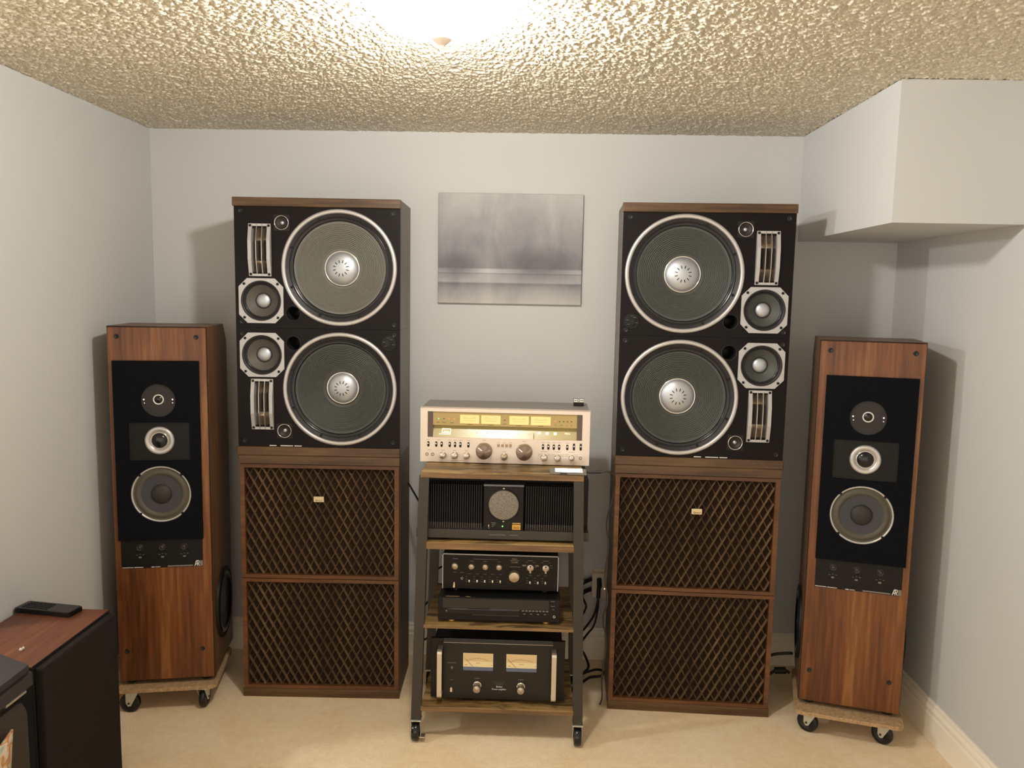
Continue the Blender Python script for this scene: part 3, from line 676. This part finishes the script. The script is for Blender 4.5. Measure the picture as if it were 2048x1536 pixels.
g = G(); on_dial(g, .0976, Zr(1.1525), .029, .010, .0009); g.build('dial_logo_inset', M['dial_back'], dg)
g = G()
for u in (.0976,): g.text('Sansui', u, Zr(1.1515), .0085, d0+(d1-d0)*.45-.0015, italic=.15)
g.text('FM', .1884, Zr(1.1545), .013, d0+(d1-d0)*.54-.001)
for u in (.4538, .483, .5138): on_dial(g, u, Zr(1.1515), .011, .009, .0007)
g.text('MHz', .5606, Zr(1.152), .011, d0+(d1-d0)*.49-.001)
on_dial(g, .092, Zr(1.1405), .045, .0025, .0007)
g.build('dial_lettering', M['dial_lit'], dg)
g = G()
for k in range(34): on_dial(g, .205+.010*k, Zr(1.137), .0011, .004 if k % 4 else .007, .0007)
for k in range(9): on_dial(g, .215+.040*k, Zr(1.1475), .008, .0022, .0007)
g.build('dial_scale', M['gold_ink'], dg)
G().box(.4312, .4326, .0015, .004, Zr(1.1335), Zr(1.155)).build('dial_pointer', M['ink'], dg)
# knobs
def knob(u, z, r, L, name='knob', parent=rc, cap='knob_dark', rim='champagne', yb=0, ptr=None):
    k_ = G().lathe(u, z, [(r*1.06, yb), (r*1.06, yb-.002), (r, yb-.003), (r*.97, yb-L*.93), (r*.92, yb-L)], 40).build(name, M[rim], parent)
    G().lathe(u, z, [(r*.925, yb-L), (r*.90, yb-L-.0003), (.0002, yb-L-.0005)], 40).build('knob_cap', M[cap], k_)
    if ptr is not None:
        ca, sa = math.cos(ptr), math.sin(ptr); a0, a1, h = r*.25, r*.85, r*.05+.0003
        G().add([(u+p_*ca-s_*sa, yb-L-.0009, z+p_*sa+s_*ca) for p_, s_ in ((a0, -h), (a1, -h), (a1, h), (a0, h))], [(0, 1, 2, 3)]).build('pointer', M['chrome'], k_)
    return k_
knob(.2443, Zr(1.0815), .0300, .026, 'volume_knob', ptr=2.45); knob(.3974, Zr(1.081), .0300, .026, 'tuning_knob', ptr=2.45)
for u in (.0871, .1322, .1775): knob(u, Zr(1.061), .0125, .017, 'tone_knob', cap='disc_alu', ptr=PI/2)
knob(.3215, Zr(1.0614), .0128, .017, 'balance_knob', cap='disc_champagne')
for u in (.4737, .5244): knob(u, Zr(1.0613), .0125, .016, 'selector_knob', cap='disc_alu', ptr=-PI/2)
knob(.5776, Zr(1.0625), .0102, .016, 'mode_knob', cap='disc_alu')
for u, z, h in [(x, 1.1026, .021) for x in (.0309, .0612, .0819, .113, .1334, .1537, .1842, .4685, .489, .5095, .5296, .5604)]+[(.5856, 1.105, .026), (.6114, 1.105, .026)]:
    s_ = G().prism(rrect(u-.0042, u+.0042, Zr(z)-h/2, Zr(z)+h/2, .004, 4), 'y', -.0008, .0005).build('toggle_slot', M['hole'], rc)
    G().bbox(u-.0026, u+.0026, -.008, -.0005, Zr(z)+.001, Zr(z)+.0065, .0008, 1).build('toggle_lever', M['chrome'], s_)
for u in (.2985, .3142, .3295, .3442): G().bbox(u-.0042, u+.0042, -.006, .0, Zr(1.1047)-.0055, Zr(1.1047)+.0055, .0012, 2).build('push_button', M['bronze'], rc)
for u in (.0262, .0473, .611): G().lathe(u, Zr(1.0627), [(.0058, .0), (.0058, -.0012), (.0042, -.0012), (.0038, .0006), (.0001, .0006)], 20).build('jack', M['hole'], rc)
mk = []
for u in (.0309, .0715, .113, .1334, .1537, .1842, .4685, .489, .5095, .5296, .5604, .5856, .6114): mk.append((u, Zr(1.1195), .013, .0012))
for u in (.2443, .3974): mk.append((u, Zr(1.1215), .014, .0013))
for u in (.0871, .1322, .1775, .3215): mk.append((u, Zr(1.0800), .013, .0011)); mk += [(u-.018, Zr(1.0545), .003, .001), (u+.018, Zr(1.0545), .003, .001)]
for u in (.4737, .5244, .5776): mk += [(u, Zr(1.0845), .024, .0012), (u-.017, Zr(1.0750), .014, .0010), (u+.017, Zr(1.0750), .014, .0010), (u-.019, Zr(1.0690), .012, .0010), (u+.019, Zr(1.0690), .012, .0010)]
mk += [(.0365, Zr(1.0795), .013, .0011), (.1320, Zr(1.0405), .072, .0011), (.2985, Zr(1.1155), .012, .001), (.3215, Zr(1.1155), .012, .001), (.3442, Zr(1.1155), .012, .001)]
G().marks(mk, 0).build('printed_captions', M['grey_ink'], rc)
for u in (.08, RW-.08): 
    for v_ in (.05, .19): G().disc(u, 0, .016, 0, zb+.004, 20, 'z', v_).build('foot', M['rubber'], rc)
# small device on the receiver
gd = tag(G().prism([(-.014, 0), (-.014, .013), (.0, .0255), (.014, .0255), (.014, 0)], 'x', -.020, .020).build('small_box', M['black'], None, None, (1.888, -.425, 1.2452), -.0145), 'tiny black box with a sloping white printed face, on the receiver cover', 'box')
g = G(); P_ = lambda x_, f, o_=0: (x_, -.014+.014*f-.0003-o_, .013+.0125*f+.0003+o_)
g.add([P_(-.019, .05), P_(.019, .05), P_(.019, .96), P_(-.019, .96)], [(0, 1, 2, 3)]); tp = g.build('white_face', M['white_ink'], gd)
g = G(); n_ = 14
g.add([P_(.0065*math.cos(2*PI*k/n_), .5+.34*math.sin(2*PI*k/n_), .0003) for k in range(n_)]+[P_(.004*math.cos(2*PI*k/n_), .5+.2*math.sin(2*PI*k/n_), .0003) for k in range(n_)], [(k, (k+1) % n_, n_+(k+1) % n_, n_+k) for k in range(n_)])
for s_ in (-1, 1): g.add([P_(s_*.009, .4, .0003), P_(s_*.017, .4, .0003), P_(s_*.017, .6, .0003), P_(s_*.009, .6, .0003)], [(0, 1, 2, 3)])
o_ = g.build('printed_emblem', M['ink'], tp)
# handheld player lying on the shelf edge
ph = thing('music_player', 'slim grey player with a bright white screen, on the top shelf edge', 'player', (1.842, -.686, 1.0305), -.02)
G().bbox(-.067, .067, -.0335, .0335, 0, .0105, .002).build('body', M['phone_body'], ph)
G().box(-.047, .052, -.0300, .0300, .0105, .0109).build('screen', M['phone_screen'], ph)
G().box(-.030, -.004, -.0342, -.0334, .003, .0075).build('side_button', M['ink'], ph)
# ------------------------------------------------------------------ heatsink power unit on the second shelf
am = thing('finned_amplifier', 'black amplifier with cooling fins and a round mesh grille, second shelf', 'amplifier', (1.2885, -.700, .7708), 0)
AWd = .634; za = lambda z: z-.770; ux = lambda x: x-1.2885
G().box(.0, AWd, .070, .335, za(.786), za(.992)).build('chassis', M['black_matte'], am)
G().bbox(0, AWd, 0, .070, za(.7775), za(.8115), .002).build('bottom_bar', M['steel'], am, 'grey metal bar along the bottom')
for s_, (a, b) in enumerate(((ux(1.312), ux(1.530)), (ux(1.688), ux(1.905)))):
    hs_ = G().box(a, b, .050, .0705, za(.8115), za(.978)).build('heatsink', M['fin'], am)
    n = 26
    FIN = G().box(-.0016, .0016, .014, .050, za(.830), za(.978)).mesh('heatsink_fin', M['fin'])
    FIN_REFL = G().bbox(-.0029, .0029, .012, .048, za(.8115), za(.833), .0008, 1).mesh('fin_foot', M['steel'])  # lighter blocks at the fin bottoms stand in for the wood reflected there
    for k in range(n):
        u = a+(b-a)*(k+.5)/n; link('heatsink_fin', FIN, hs_, None, (u, 0, 0)); link('fin_foot', FIN_REFL, hs_, None, (u, 0, 0))
cb_ = G().bbox(ux(1.5352), ux(1.6825), .006, .0705, za(.8115), za(.9755), .0015, 1).build('centre_block', M['face_brown'], am)
G().bbox(ux(1.5345), ux(1.6832), .004, .065, za(.9755), za(.9835), .001, 1).build('top_strip', mat('blue_grey_strip', '#6d7078', .3, .5), cb_)
gx, gz = ux(1.609), za(.9070)
gr = G().lathe(gx, gz, [(.0600, .006), (.0600, .002), (.0565, .0005), (.0545, .003)], 56).build('grille_ring', M['black'], cb_)
G().lathe(gx, gz, [(.0550, .003), (.040, .0012), (.0002, .0004)], 48).build('round_grille', M['mesh_grey'], cb_)
for s_ in (-1, 1): G().disc(gx, gz+s_*.0605, .0036, .0035, .006, 10).build('screw', M['chrome'], cb_)
G().disc(ux(1.606), za(.8265), .0026, .0045, .006, 12).build('power_light', M['led_green'], cb_)
G().bbox(ux(1.5555)-.002, ux(1.5555)+.002, -.004, .006, za(.830)-.005, za(.830)+.004, .0008, 1).build('power_switch', M['chrome'], cb_)
G().marks([(ux(1.573), za(.838), .016, .002), (ux(1.573), za(.831), .014, .0016), (ux(1.570), za(.825), .007, .0016), (ux(1.5555), za(.819), .004, .003)], .006).build('printed_captions', M['grey_ink'], cb_)
gp = G().box(ux(1.6415), ux(1.6725), .0045, .006, za(.8145), za(.834)).build('maker_plate', M['gold'], cb_)
G().text('Sansui', ux(1.657), za(.8225), .009, .0043, italic=.15).build('plate_lettering', M['ink'], gp)
G().marks([(ux(1.657), za(.8385), .030, .0035)], .006).build('plate_strip', M['gold_ink'], cb_)
G().marks([(.30, za(.795), .060, .0016), (.36, za(.795), .030, .0016)], 0).build('bar_print', M['grey_ink'], am)
for u in (.05, AWd-.05):
    for v_ in (.03, .30): G().disc(u, 0, .014, 0, za(.7860) if v_ > .1 else za(.7775), 18, 'z', v_).build('foot', M['rubber'], am)
# ------------------------------------------------------------------ disc player on the third shelf
cdp = thing('disc_player', 'flat black disc player on gold feet, third shelf', 'disc player', (1.3715, -.700, .4553), 0)
zc = lambda z: z-.4545; uc = lambda x: x-1.3715; CW = .4535
G().bbox(0, CW, .004, .315, zc(.4645), zc(.5515), .0025).build('case', M['black'], cdp)
fpn = G().bbox(0, CW, 0, .006, zc(.4640), zc(.5500), .002).build('front_panel', M['charcoal'], cdp)
G().box(.018, uc(1.7835), -.0012, .0, zc(.512), zc(.549)).build('upper_panel', mat('satin_black_panel', '#1f1c18', .35), fpn)
G().bbox(.034, uc(1.675), -.003, 0, zc(.489), zc(.5085), .001, 1).build('disc_tray', M['black'], fpn)
G().marks([(uc(1.45), zc(.509), .06, .0008), (uc(1.62), zc(.510), .11, .0008), (uc(1.586), zc(.4868), .175, .0009)], -.0004).build('tray_lines', M['grey_ink'], fpn)
for k in range(8): G().box(uc(1.6839)+.0128*k, uc(1.6839)+.0128*k+.0085, -.0016, 0, zc(.5055), zc(.5095)).build('button', M['grey_ink'], fpn)
for k in range(4): G().box(uc(1.689)+.0255*k, uc(1.689)+.0255*k+.008, -.0012, 0, zc(.494), zc(.4965)).build('button', M['grey_ink'], fpn)
G().lathe(uc(1.8041), zc(.4878), [(.0048, 0), (.0048, -.0015), (.0034, -.0015), (.003, .0005), (.0001, .0005)], 18).build('headphone_jack', M['alu'], fpn)
G().marks([(uc(1.798), zc(.5465), .014, .002), (uc(1.798), zc(.5285), .015, .0018), (uc(1.8005), zc(.515), .008, .0015), (uc(1.4063), zc(.4995), .012, .006), (uc(1.405), zc(.5455), .008, .002)], -.0004).build('printed_captions', M['grey_ink'], fpn)
g = G()
for x_, w_ in ((1.425, .05), (1.482, .018)): g.box(uc(x_)-w_/2, uc(x_)+w_/2, .010, .013, zc(.5515), zc(.5519))
g.build('gold_print', M['gold_ink'], cdp)
for u in (uc(1.4210), uc(1.7745)):
    for v_ in (.018, .28): G().lathe(u, 0, [(.0001, 0), (.011, 0), (.013, .003), (.013, .0075), (.010, .0105), (.0001, .0105)], 24, 'z', v_).build('foot', M['gold'], cdp, 'gold foot')
# ------------------------------------------------------------------ preamplifier on the disc player
pr = thing('preamplifier', 'dark silver-edged preamplifier with silver knobs, on the disc player', 'amplifier', (1.380, -.645, .5525), 0)
zp = lambda z: z-.5515; up_ = lambda x: x-1.380; PW = .438
G().bbox(.002, PW-.002, .006, .255, zp(.565), zp(.699), .002).build('cover', M['black'], pr)
G().bbox(.003, PW-.003, 0, .008, zp(.5645), zp(.6985), .001, 1).build('faceplate', M['face_brown'], pr)
G().box(0, PW, -.001, .007, zp(.6975), zp(.7005)).box(0, .003, -.001, .007, zp(.5645), zp(.7005)).box(PW-.003, PW, -.001, .007, zp(.5645), zp(.7005)).build('silver_edge', M['edge'], pr)
knob(up_(1.4283), zp(.6562), .0125, .016, 'selector_knob', pr, 'disc_champagne', 'champagne', 0, 2.0)
for x_ in (1.4901, 1.5425, 1.5944): knob(up_(x_), zp(.6557), .0112, .015, 'tone_knob', pr, 'disc_champagne', 'champagne')
knob(up_(1.6519), zp(.6212), .0205, .020, 'volume_knob', pr, 'disc_champagne', 'champagne')
for x_ in (1.7119, 1.7695):
    kk = knob(up_(x_), zp(.655), .0130, .008, 'selector_knob', pr, 'disc_alu', 'alu')
    G().bbox(up_(x_)-.0038, up_(x_)+.0038, -.021, -.008, zp(.655)-.016, zp(.655)+.009, .001, 1).build('pointer_bar', M['champagne'], kk)
for x_ in (1.4826, 1.5122, 1.5411, 1.5707, 1.5996, 1.7115, 1.741, 1.7692):
    s_ = G().box(up_(x_)-.0022, up_(x_)+.0022, -.0005, 0, zp(.591), zp(.610)).build('toggle_slot', M['hole'], pr)
    G().bbox(up_(x_)-.0030, up_(x_)+.0030, -.010, 0, zp(.5935), zp(.6025), .001, 1).build('toggle_lever', M['alu'], s_)
G().prism([(up_(1.4254)-.0035, zp(.573)), (up_(1.4254)+.0035, zp(.573)), (up_(1.4254)+.003, zp(.594)), (up_(1.4254)-.001, zp(.594))], 'y', -.012, 0).build('power_lever', M['chrome'], pr)
G().lathe(up_(1.4547), zp(.6056), [(.0048, 0), (.0048, -.0015), (.0033, -.0015), (.003, .0005), (.0001, .0005)], 18).build('headphone_jack', M['alu'], pr)
mk = [(up_(1.428), zp(.681), .020, .002), (up_(1.543), zp(.682), .092, .001), (up_(1.6543), zp(.6555), .040, .0018), (up_(1.7114), zp(.681), .020, .0018), (up_(1.7689), zp(.681), .020, .0018), (up_(1.4547), zp(.6285), .014, .0015), (up_(1.428), zp(.629), .012, .0014), (up_(1.689), zp(.662), .014, .006), (up_(1.737), zp(.662), .012, .006), (up_(1.6525), zp(.6795), .034, .0016)]
for x_ in (1.4901, 1.5425, 1.5944): mk += [(up_(x_), zp(.6735), .014, .0014)]+[(up_(x_)+.0155*math.cos(a), zp(.6557)+.0155*math.sin(a), .0012, .0012) for a in [math.radians(d) for d in range(-50, 240, 36)]]
for x_ in (1.4826, 1.5122, 1.5411, 1.5707, 1.5996, 1.7115, 1.741, 1.7692): mk += [(up_(x_)-.011, zp(z_), .007, .0012) for z_ in (.594, .603, .613)]+[(up_(x_), zp(.624), .011, .0012)]
for x_ in (1.7119, 1.7695): mk += [(up_(x_)+dx, zp(.668+dz), .008, .0011) for dx, dz in ((-.014, .006), (.014, .006), (.020, -.004), (.021, -.012))]
G().marks(mk, 0).build('printed_captions', M['grey_ink'], pr)
G().text('Sansui', up_(1.6522), zp(.6865), .0075, -.0005, italic=.15).text('CA-2000', up_(1.6523), zp(.6725), .0065, -.0005).build('lettering', M['gold_ink'], pr)
for u in (.05, PW-.05):
    for v_ in (.03, .22): G().disc(u, 0, .012, 0, zp(.566), 18, 'z', v_).build('foot', M['rubber'], pr)
# ------------------------------------------------------------------ power amplifier on the bottom shelf
pa = thing('power_amplifier', 'black power amplifier with two cream meters and silver handles, bottom shelf', 'amplifier', (1.3420, -.670, .1358), 0)
zq = lambda z: z-.135; uq = lambda x: x-1.3420; QW = .508
G().box(.012, QW-.012, .010, .330, zq(.146), zq(.372)).build('chassis', M['black_matte'], pa)
G().bbox(0, QW, 0, .012, zq(.1435), zq(.379), .0015, 1).build('rear_plate', M['black'], pa)
fpl = G().prism([(-.008, zq(.146)), (.001, zq(.146)), (.001, zq(.380)), (-.002, zq(.380)), (-.008, zq(.3665))], 'x', uq(1.3915), uq(1.8035)).build('faceplate', M['face_dark'], pa)
G().box(uq(1.3915), uq(1.8035), -.0086, -.0078, zq(.3655), zq(.3668)).build('bevel_highlight', M['alu'], fpl)
for x_ in (1.3802, 1.8078):
    u = uq(x_); g = G(); hw = .0088
    outer = [(.0, zq(.351)), (-.040, zq(.351)), (-.048, zq(.347)), (-.052, zq(.339)), (-.052, zq(.172)), (-.048, zq(.165)), (-.040, zq(.162)), (0, zq(.162))]
    inner = [(0, zq(.170)), (-.038, zq(.170)), (-.044, zq(.176)), (-.044, zq(.336)), (-.038, zq(.343)), (0, zq(.343))]
    poly = outer+inner
    n = len(outer)
    # walls of the bent bar
    strip_o = outer; strip_i = list(reversed(inner))
    def seg(pts):
        vs_ = []
        for y_, z_ in pts: vs_ += [(u-hw, y_, z_), (u+hw, y_, z_)]
        g.add(vs_, [(2*i, 2*i+1, 2*i+3, 2*i+2) for i in range(len(pts)-1)])
    seg(outer); seg(inner)
    ii = [inner[5], inner[4], inner[3], inner[3], inner[2], inner[2], inner[1], inner[0]]
    for sx in (-hw, hw): g.add([(u+sx, *p_) for p_ in outer]+[(u+sx, *p_) for p_ in ii], [(i, i+1, 8+i+1, 8+i) for i in range(7)])
    g.build('handle', M['alu'], pa, 'flat silver handle')
for a, b in ((1.4655, 1.5790), (1.6290, 1.7435)):
    a, b = uq(a), uq(b); z0_, z1_ = zq(.2585), zq(.327); 
    m_ = G().box(a-.002, b+.002, -.0090, -.0078, z0_-.002, z1_+.002).build('meter', M['black_matte'], fpl)
    G().box(a, b, -.0096, -.0088, z0_+.0145, z1_).build('meter_face', M['meter_face'], m_)
    G().box(a, b, -.0096, -.0088, z0_, z0_+.0145).build('meter_base', M['meter_blue'], m_)
    G().box(a+.001, b-.001, -.0098, -.0094, z0_+.036, z1_-.001).build('meter_band', M['meter_peach'], m_)
    g = G(); cx, cz = (a+b)/2, z0_-.045; 
    arc = [(cx+.092*math.sin(t_), cz+.092*math.cos(t_)) for t_ in [-.45+.9*k/14 for k in range(15)]]
    for (xa, z_a), (xb, z_b) in zip(arc[:-1], arc[1:]): g.prism([(xa, z_a), (xb, z_b), (xb, z_b+.001), (xa, z_a+.001)], 'y', -.0102, -.0097)
    for t_ in [-.45+.9*k/10 for k in range(11)]: g.box(cx+.096*math.sin(t_)-.0006, cx+.096*math.sin(t_)+.0006, -.0102, -.0097, cz+.096*math.cos(t_)-.002, cz+.096*math.cos(t_)+.002)
    nx, nz, mx2, mz2 = a+.004, z1_-.019, a+.038, z0_+.0145
    g.prism([(nx, nz), (nx+.001, nz+.001), (mx2+.0008, mz2+.0008), (mx2-.0002, mz2)], 'y', -.0106, -.0100)
    g.marks([(cx, z0_+.030, .016, .0018), (a+.012, z0_+.022, .010, .0016), (b-.006, z0_+.023, .003, .003)], -.0096)
    g.build('meter_scale', M['bronze'], m_)
for x_ in (1.5200, 1.6855):
    k_ = G().lathe(uq(x_), zq(.2000), [(.0165, -.008), (.0165, -.011), (.0150, -.0125), (.0118, -.0125), (.0112, -.012)], 36).build('level_knob', M['chrome'], fpl)
    G().lathe(uq(x_), zq(.2000), [(.0118, -.012), (.0115, -.020), (.0138, -.022), (.0136, -.044), (.0125, -.0455), (.0002, -.046)], 36).build('knob_cap', M['champagne'], k_)
G().prism([(uq(1.4223)-.004, zq(.176)), (uq(1.4223)+.004, zq(.176)), (uq(1.4223)+.004, zq(.190)), (uq(1.4223), zq(.196)), (uq(1.4223)-.004, zq(.190))], 'y', -.020, -.008).build('power_lever', M['chrome'], fpl)
G().lathe(uq(1.4231), zq(.266), [(.0045, -.008), (.004, -.010), (.0001, -.0105)], 16).prism([(uq(1.4231)-.003, zq(.266)), (uq(1.4231)+.003, zq(.266)), (uq(1.4231), zq(.275))], 'y', -.0098, -.008).build('indicator', M['grey_ink'], fpl)
G().marks([(uq(1.423), zq(.286), .034, .0016), (uq(1.4223), zq(.2175), .012, .0015), (uq(1.5200), zq(.227), .020, .0018), (uq(1.6855), zq(.2265), .022, .0018), (uq(1.603), zq(.2065), .026, .001)], -.008).build('printed_captions', M['grey_ink'], fpl)
G().text('BA-2000', uq(1.603), zq(.2145), .0115, -.0084).build('model_lettering', M['green_ink'], fpl)
G().text('Sansui', uq(1.603), zq(.1965), .0095, -.0084, italic=.15).text('Power amplifier', uq(1.603), zq(.186), .0085, -.0084).build('lettering', M['white_ink'], fpl)
for u in (.06, QW-.06):
    for v_ in (.04, .28): G().disc(u, 0, .014, 0, zq(.1465), 18, 'z', v_).build('foot', M['rubber'], pa)

# ------------------------------------------------------------------ canvas on the back wall
cv = tag(G().bbox(0, .632, -.018, 0, 0, .478, .002, 1).build('canvas', M['canvas'], None, None, (1.2770, -.0005, 1.6325)), 'unframed grey abstract canvas hanging on the back wall above the receiver', 'painting')
# ------------------------------------------------------------------ wall outlet and cables
ot = thing('wall_outlet', 'white multi-way outlet block on the back wall between rack and right stack', 'outlet', (1.994, -.0005, .300), 0)
G().bbox(0, .068, -.036, 0, .005, .118, .004).build('outlet_block', M['white_plastic'], ot)
G().bbox(.006, .062, -.008, 0, .118, .134, .002, 1).build('cover_plate', M['white_plastic'], ot)
G().disc(.058, .050, .003, -.0375, -.036, 10).build('pilot_light', M['dial_lit'], ot)
def cable(label, runs, r=.0042, m='cable', plugs=()):
    t_ = thing('cable', label, 'cable', runs[0][0], 0)
    o = Vector(runs[0][0])
    for rn in runs: G().tube([Vector(p)-o for p in rn], r).build('cord', M[m], t_)
    for a, b, rr in plugs:
        a, b = Vector(a)-o, Vector(b)-o; d = b-a
        G().tube([a, a+d*.15, a+d*.85, b], rr, 10, 2).build('plug', M['rubber'], t_)
    return t_
cable('black power cord with two plugs hanging from the outlet block', [[(2.026, -.060, .372), (2.024, -.064, .335), (2.018, -.066, .285), (2.000, -.09, .24), (1.96, -.16, .215), (1.925, -.22, .20), (1.93, -.22, .15)], [(2.022, -.070, .345), (2.020, -.074, .27), (2.005, -.09, .20), (1.97, -.13, .17), (1.935, -.20, .155)]], .0046, 'cable', [((2.026, -.037, .395), (2.026, -.070, .370), .011), ((2.024, -.060, .368), (2.022, -.070, .318), .009)])
cable('black power cord with two side plugs left of the outlet block', [[(1.965, -.050, .386), (1.945, -.07, .375), (1.936, -.12, .40), (1.930, -.22, .52), (1.928, -.26, .72)], [(1.965, -.050, .338), (1.950, -.07, .325), (1.966, -.10, .29), (1.945, -.14, .262), (1.930, -.20, .28)]], .0048, 'cable', [((1.994, -.022, .390), (1.962, -.046, .385), .010), ((1.994, -.022, .342), (1.962, -.046, .338), .010)])
cable('thick black cord running down to the carpet beside the rack cart', [[(1.934, -.285, .20), (1.945, -.20, .13), (1.965, -.12, .07), (1.985, -.10, .0065), (1.955, -.17, .0065), (1.93, -.24, .0065)]], .0058)
cable('loop of black cord lying on the carpet against the right stack', [[(1.925, -.262, .040), (1.96, -.235, .044), (2.010, -.215, .050), (2.040, -.20, .036), (2.034, -.19, .010), (1.985, -.20, .006), (1.95, -.245, .007), (1.925, -.27, .02)]], .0056)
cable('thin brown audio lead from the white-screened player down the right stack', [[(1.960, -.698, 1.041), (1.990, -.690, 1.040), (2.010, -.66, 1.022), (2.022, -.60, .97), (2.014, -.55, .87), (2.004, -.53, .80), (2.014, -.52, .70), (2.006, -.51, .58), (2.020, -.50, .48), (2.006, -.49, .40), (2.018, -.48, .33), (2.022, -.47, .25), (2.012, -.46, .15), (2.016, -.45, .05), (2.010, -.43, .006)]], .0034, 'cable_brown', [((1.907, -.689, 1.036), (1.922, -.690, 1.037), .0042), ((1.922, -.690, 1.037), (1.962, -.698, 1.041), .0056)])
cable('black speaker wire behind the rack cart, crossing to the left stack', [[(1.345, -.20, .30), (1.30, -.18, .33), (1.26, -.17, .315), (1.22, -.16, .24), (1.20, -.15, .12), (1.205, -.14, .006)], [(1.335, -.20, .19), (1.30, -.18, .15), (1.26, -.16, .145), (1.215, -.15, .10), (1.20, -.13, .006)]], .0044)
cable('black wire joining the left stack to the rack cart at shelf height', [[(1.1785, -.20, .86), (1.205, -.24, .835), (1.250, -.34, .81), (1.2838, -.42, .80)], [(1.335, -.25, .51), (1.31, -.24, .49), (1.29, -.22, .44), (1.285, -.2, .42)]], .0044)
cable('thick brown cable arching between the right stack and right tower speaker', [[(2.66, -.125, .012), (2.70, -.135, .060), (2.745, -.165, .105), (2.785, -.195, .136), (2.820, -.205, .146), (2.845, -.207, .149), (2.858, -.205, .147)], [(2.66, -.11, .0068), (2.72, -.13, .0068), (2.765, -.17, .030), (2.80, -.190, .062), (2.835, -.195, .064), (2.855, -.185, .050)]], .0066, 'cable_brown', [((2.792, -.186, .058), (2.838, -.196, .064), .015)])
cable('dark cable on the carpet between left tower speaker and left stack', [[(.470, -.10, .006), (.485, -.14, .006), (.50, -.16, .006), (.515, -.17, .020), (.5165, -.19, .045)]], .0050)
# ------------------------------------------------------------------ lower left foreground
lc = thing('low_speaker', 'rosewood-topped black speaker cabinet with a remote on top, against the left wall', 'loudspeaker', (.016, -1.425, 0), 0)
G().bbox(0, .284, .001, .409, 0, .594, .002).build('cabinet', M['black_matte'], lc)
G().bbox(0, .286, 0, .410, .594, .600, .001, 1).build('top_panel', M['rosewood'], lc, 'rosewood veneer top')
G().bbox(.2865, .314, .004, .406, .012, .592, .006).build('grille', M['speaker_cloth'], lc, 'black cloth grille')
G().box(.2845, .2875, .001, .409, .002, .599).build('baffle_edge', M['black_matte'], lc)
rm = thing('remote_control', 'black remote control lying on the low rosewood speaker', 'remote', (.1125, -1.042, .600), -.15)
G().prism(rrect(-.104, .104, -.034, .034, .010), 'z', 0, .0125).build('body', M['black'], rm)
G().prism(rrect(-.100, .100, -.031, .031, .008), 'z', .0125, .0155).build('top_face', mat('remote_face', '#222222', .35), rm)
KEY = G().bbox(-.0042, .0042, -.0032, .0032, .0155, .0172, .0008, 1).mesh('key', M['charcoal'])
for i in range(8):
    for j in range(4): link('key', KEY, rm, None, (-.080+.0125*i, -.018+.012*j, 0))
cr = tag(G().lathe(0, 0, [(.0001, 0), (.004, 0), (.005, .004), (.003, .008), (.0001, .009)], 10, 'z').lathe(.004, 0, [(.0001, .002), (.003, .003), (.003, .009), (.0001, .011)], 8, 'z', .006).build('paper_scrap', M['white_ink'], None, None, (.208, -1.330, .600)), 'tiny white scrap lying on the rosewood speaker top', 'scrap')
# armchair, flat black case on it
ac = thing('armchair', 'dark brown upholstered armchair in the lower left corner', 'armchair', (.05, -2.05, 0), 0)
G().bbox(-.55, .10, -.45, .40, .10, .42, .04, 3).build('seat_base', M['upholstery'], ac)
G().bbox(.10, .350, -.45, .485, .06, .5985, .05, 5).build('arm', M['upholstery'], ac)
G().bbox(-.75, -.55, -.45, .47, .06, .5985, .05, 5).build('arm', M['upholstery'], ac)
G().bbox(-.55, .10, -.62, -.45, .10, .85, .05, 4).build('backrest', M['upholstery'], ac)
for u in (-.68, .22):
    for v_ in (-.38, .38): G().box(u-.025, u+.025, v_-.025, v_+.025, 0, .06).build('leg', M['black'], ac)
ca = thing('black_case', 'flat black two-part case resting on the armchair, beside the rosewood speaker', 'case', (.385, -1.562, .600), 0)
SH = [(.008, -.30), (.0, 0), (-.118, .057), (-.40, .057), (-.40, -.30)]
grow = lambda d: [(x_+(d if x_ > -.2 else 0), y_+(d*.8 if y_ > -.2 else 0)) for x_, y_ in SH]
G().prism(grow(-.006), 'z', 0, .018).build('case_foot', M['black_matte'], ca)
G().prism(grow(.006), 'z', .019, .053).build('case_base', M['case'], ca)
G().prism(grow(-.006), 'z', .053, .056).build('seam', M['black_matte'], ca)
G().prism(SH, 'z', .056, .075).build('case_lid', M['case'], ca)
G().box(.004, .011, -.11, -.03, .014, .020).build('metal_strip', M['alu'], ca)
g = G(); n_ = 14; vs_ = []
for i in range(n_+1):
    f = i/n_
    for j in range(9):
        e = j/8; vs_.append((.005*math.sin(f*9+e*4), -.26+.30*f+.03*e*math.sin(f*5), -.36*e+.014*math.sin(f*PI*2.2)*(1-e)))
fs_ = [(9*i+j, 9*i+j+1, 9*i+j+10, 9*i+j+9) for i in range(n_) for j in range(8)]
g.add(vs_, fs_, True)
th = tag(g.build('patterned_throw', M['throw'], None, None, (.4095, -1.722, .556), 0), 'pale patterned cloth hanging over the armchair side', 'cloth')
md = th.modifiers.new('thickness', 'SOLIDIFY'); md.thickness = .006; md.offset = 1
